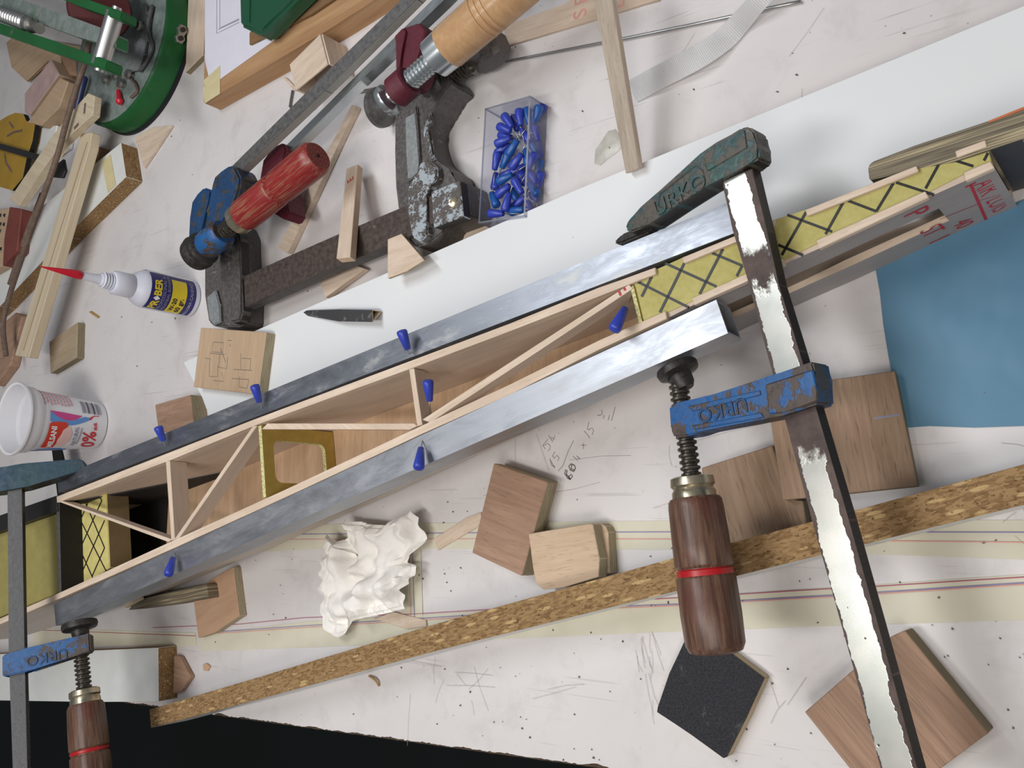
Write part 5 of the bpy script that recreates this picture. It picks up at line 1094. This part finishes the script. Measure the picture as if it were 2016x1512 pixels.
tag(bpy.data.objects['pen'], 'dark navy pen between the bent stick and the green machine', 'pen')
thing('wood_wedge', 'dark greenish scrap beneath the crossing pine strips', 'wood block', [(108, 325), (124, 312), (128, 335), (122, 350), (98, 348)], .024, ('z', .0203), [M['dark_panel'], M['dark_panel']], bevel=.001)
thing('wood_block', 'dim reddish wood block between the green machine and the taped chipboard', 'wood block', [(184, 285), (200, 290), (190, 312), (166, 335), (170, 300)], .012, ('z', .0003), [M['ply_brown'], M['ply_brown']], bevel=.001)
thing('wood_block', 'brown wood pieces under the lower end of the grooved pine strip', 'wood block', [(0, 640), (30, 615), (44, 622), (20, 720), (-10, 760)], .012, ('z', .0003), [M['ply_brown'], M['ply_brown']], bevel=.001)

# ================================================================ green machine, top left
mc = P(236, 80.5, .03); mz0 = .003
gm = root('scroll_saw', V((mc.x, mc.y, 0)), 'green machine with round base, dusty grey disc and twin green arms, top left', 'machine')
Rb = .0985
lathe('round_base', V((mc.x, mc.y, .004)), V((mc.x, mc.y, .030)), [(0, Rb), (.9, Rb), (1, Rb-.002), (1.0, Rb-.004)], M['green'], gm, 72, 40)
lathe('rubber_foot', V((mc.x, mc.y, .0003)), V((mc.x, mc.y, .0045)), [(0, Rb+.0015), (1, Rb+.0015)], M['rubber'], gm, 72, 40)
lathe('table_disc', V((mc.x, mc.y, .0296)), V((mc.x, mc.y, .0312)), [(0, Rb-.0035), (.7, Rb-.0035), (1, Rb-.0045)], M['disc_grey'], gm, 72, 40)
azm = math.atan2(CAM.y-mc.y, CAM.x-mc.x)
for (px, py) in ((356, 60), (352, 76)):
    r = ray(px, py); # hit the vertical base wall
    best = None
    for i in range(2000):
        t = 1.0+i*.0006; p = CAM+r.normalized()*t
        if (V((p.x, p.y))-V((mc.x, mc.y))).length < Rb: best = p; break
    if best is None: best = P(px, py, .015)
    nrm_ = V((best.x-mc.x, best.y-mc.y, 0)).normalized()
    lathe('hex_nut', best-nrm_*.001, best+nrm_*.004, [(0, .0060), (.9, .0060), (1, .0050)], M['steel'], gm, 6, 20)
    lathe('bolt', best, best+nrm_*.006, [(0, .0028), (1, .0026)], M['black_iron'], gm, 12, 30)
DZ = .0314
prism('slot_plate', [(262, 88), (276, 74), (288, 80), (283, 106), (272, 138), (258, 140), (253, 132)], DZ+.004, .004, [M['cast_rib'], M['steel_dark']], gm, bevel=.0008, seg=2)
tube('chain', spline([P(286, 10, DZ+.004), P(292, 30, DZ+.003), P(300, 12, DZ+.003), P(292, 48, DZ+.004), P(294, 70, DZ+.003), P(300, 92, DZ+.003), P(290, 118, DZ+.003), P(276, 140, DZ+.003)], 6), .0022, M['steel_dark'], gm, 8)
for q in ((236, 153), (246, 168), (283, 55), (262, 150), (216, 160)):
    p = P(q[0], q[1], DZ); lathe('screw', p, p+V((0, 0, .008)), [(0, .0035), (.6, .0035), (.65, .0055), (1, .0045)], M['steel'], gm, 12, 30)
tube('wire', spline([P(252, 150, DZ+.002), P(266, 165, DZ+.003), P(270, 180, DZ+.002), P(258, 192, DZ+.002)], 5), .0016, M['stick_brown'], gm, 6)
lathe('red_tip', P(233, 178, DZ+.004), P(236, 204, DZ+.004), [(0, .0022), (.6, .0028), (.85, .0045), (1, .0025)], M['red_plastic'], gm, 12)
AZ = .115
arms = [([(-280, -56), (0, 45), (112, 82), (212, 118), (207, 138), (110, 105), (0, 66), (-280, -34)], .016), ([(-160, -130), (60, -36), (136, -10), (160, -6), (240, 22), (238, 41), (150, 10), (90, -16), (-160, -108)], .016)]
for q, th_ in arms: prism('arm', q, AZ, th_, [M['green'], M['green']], gm, bevel=.0012, seg=2)
prism('middle_arm', [(-280, -110), (20, -8), (110, 22), (208, 58), (228, 68), (226, 94), (150, 72), (76, 44), (0, 20), (-280, -84)], AZ-.012, .014, [M['disc_grey'], M['green']], gm, bevel=.0012, seg=2)
lathe('spacer_bolt', P(231, 14, AZ-.008), P(194, 140, AZ-.008), [(0, .0045), (.08, .0045), (.09, .0085), (.92, .0085), (.93, .0045), (1, .0045)], M['steel_plain'], gm, 20, 30)
lathe('spring', P(-8, 24, AZ-.004), P(52, 46, AZ-.004), thread(0, 1, 12, .0062, .0088), M['steel_plain'], gm, 16, 25)
lathe('spring_bolt', P(48, 44, AZ-.006), P(78, 56, AZ-.006), [(0, .0085), (.5, .0085), (.52, .006), (1, .006)], M['steel'], gm, 14, 25)
lathe('pulley', P(196, 18, AZ-.050), P(196, 18, AZ-.034), [(0, .030), (.2, .032), (.5, .029), (.8, .032), (1, .030)], M['red_dark'], gm, 36, 30)
pc = P(-270, -90, AZ)
bm = bmesh.new(); q = [V((pc.x+a, pc.y+b, AZ-.002)) for a, b in ((-.04, -.06), (.04, -.06), (.04, .06), (-.04, .06))]; solid(bm, q, [V((p.x, p.y, .0003)) for p in q]); bmesh.ops.bevel(bm, geom=bm.edges[:], offset=.004, segments=2, affect='EDGES')
from_bm('column', bm, M['green'], Matrix.Translation((pc.x, pc.y, 0)), gm)
lathe('pulley_shaft', P(196, 18, AZ-.052), P(196, 18, AZ-.014), [(0, .005), (1, .005)], M['steel_dark'], gm, 12, 30)
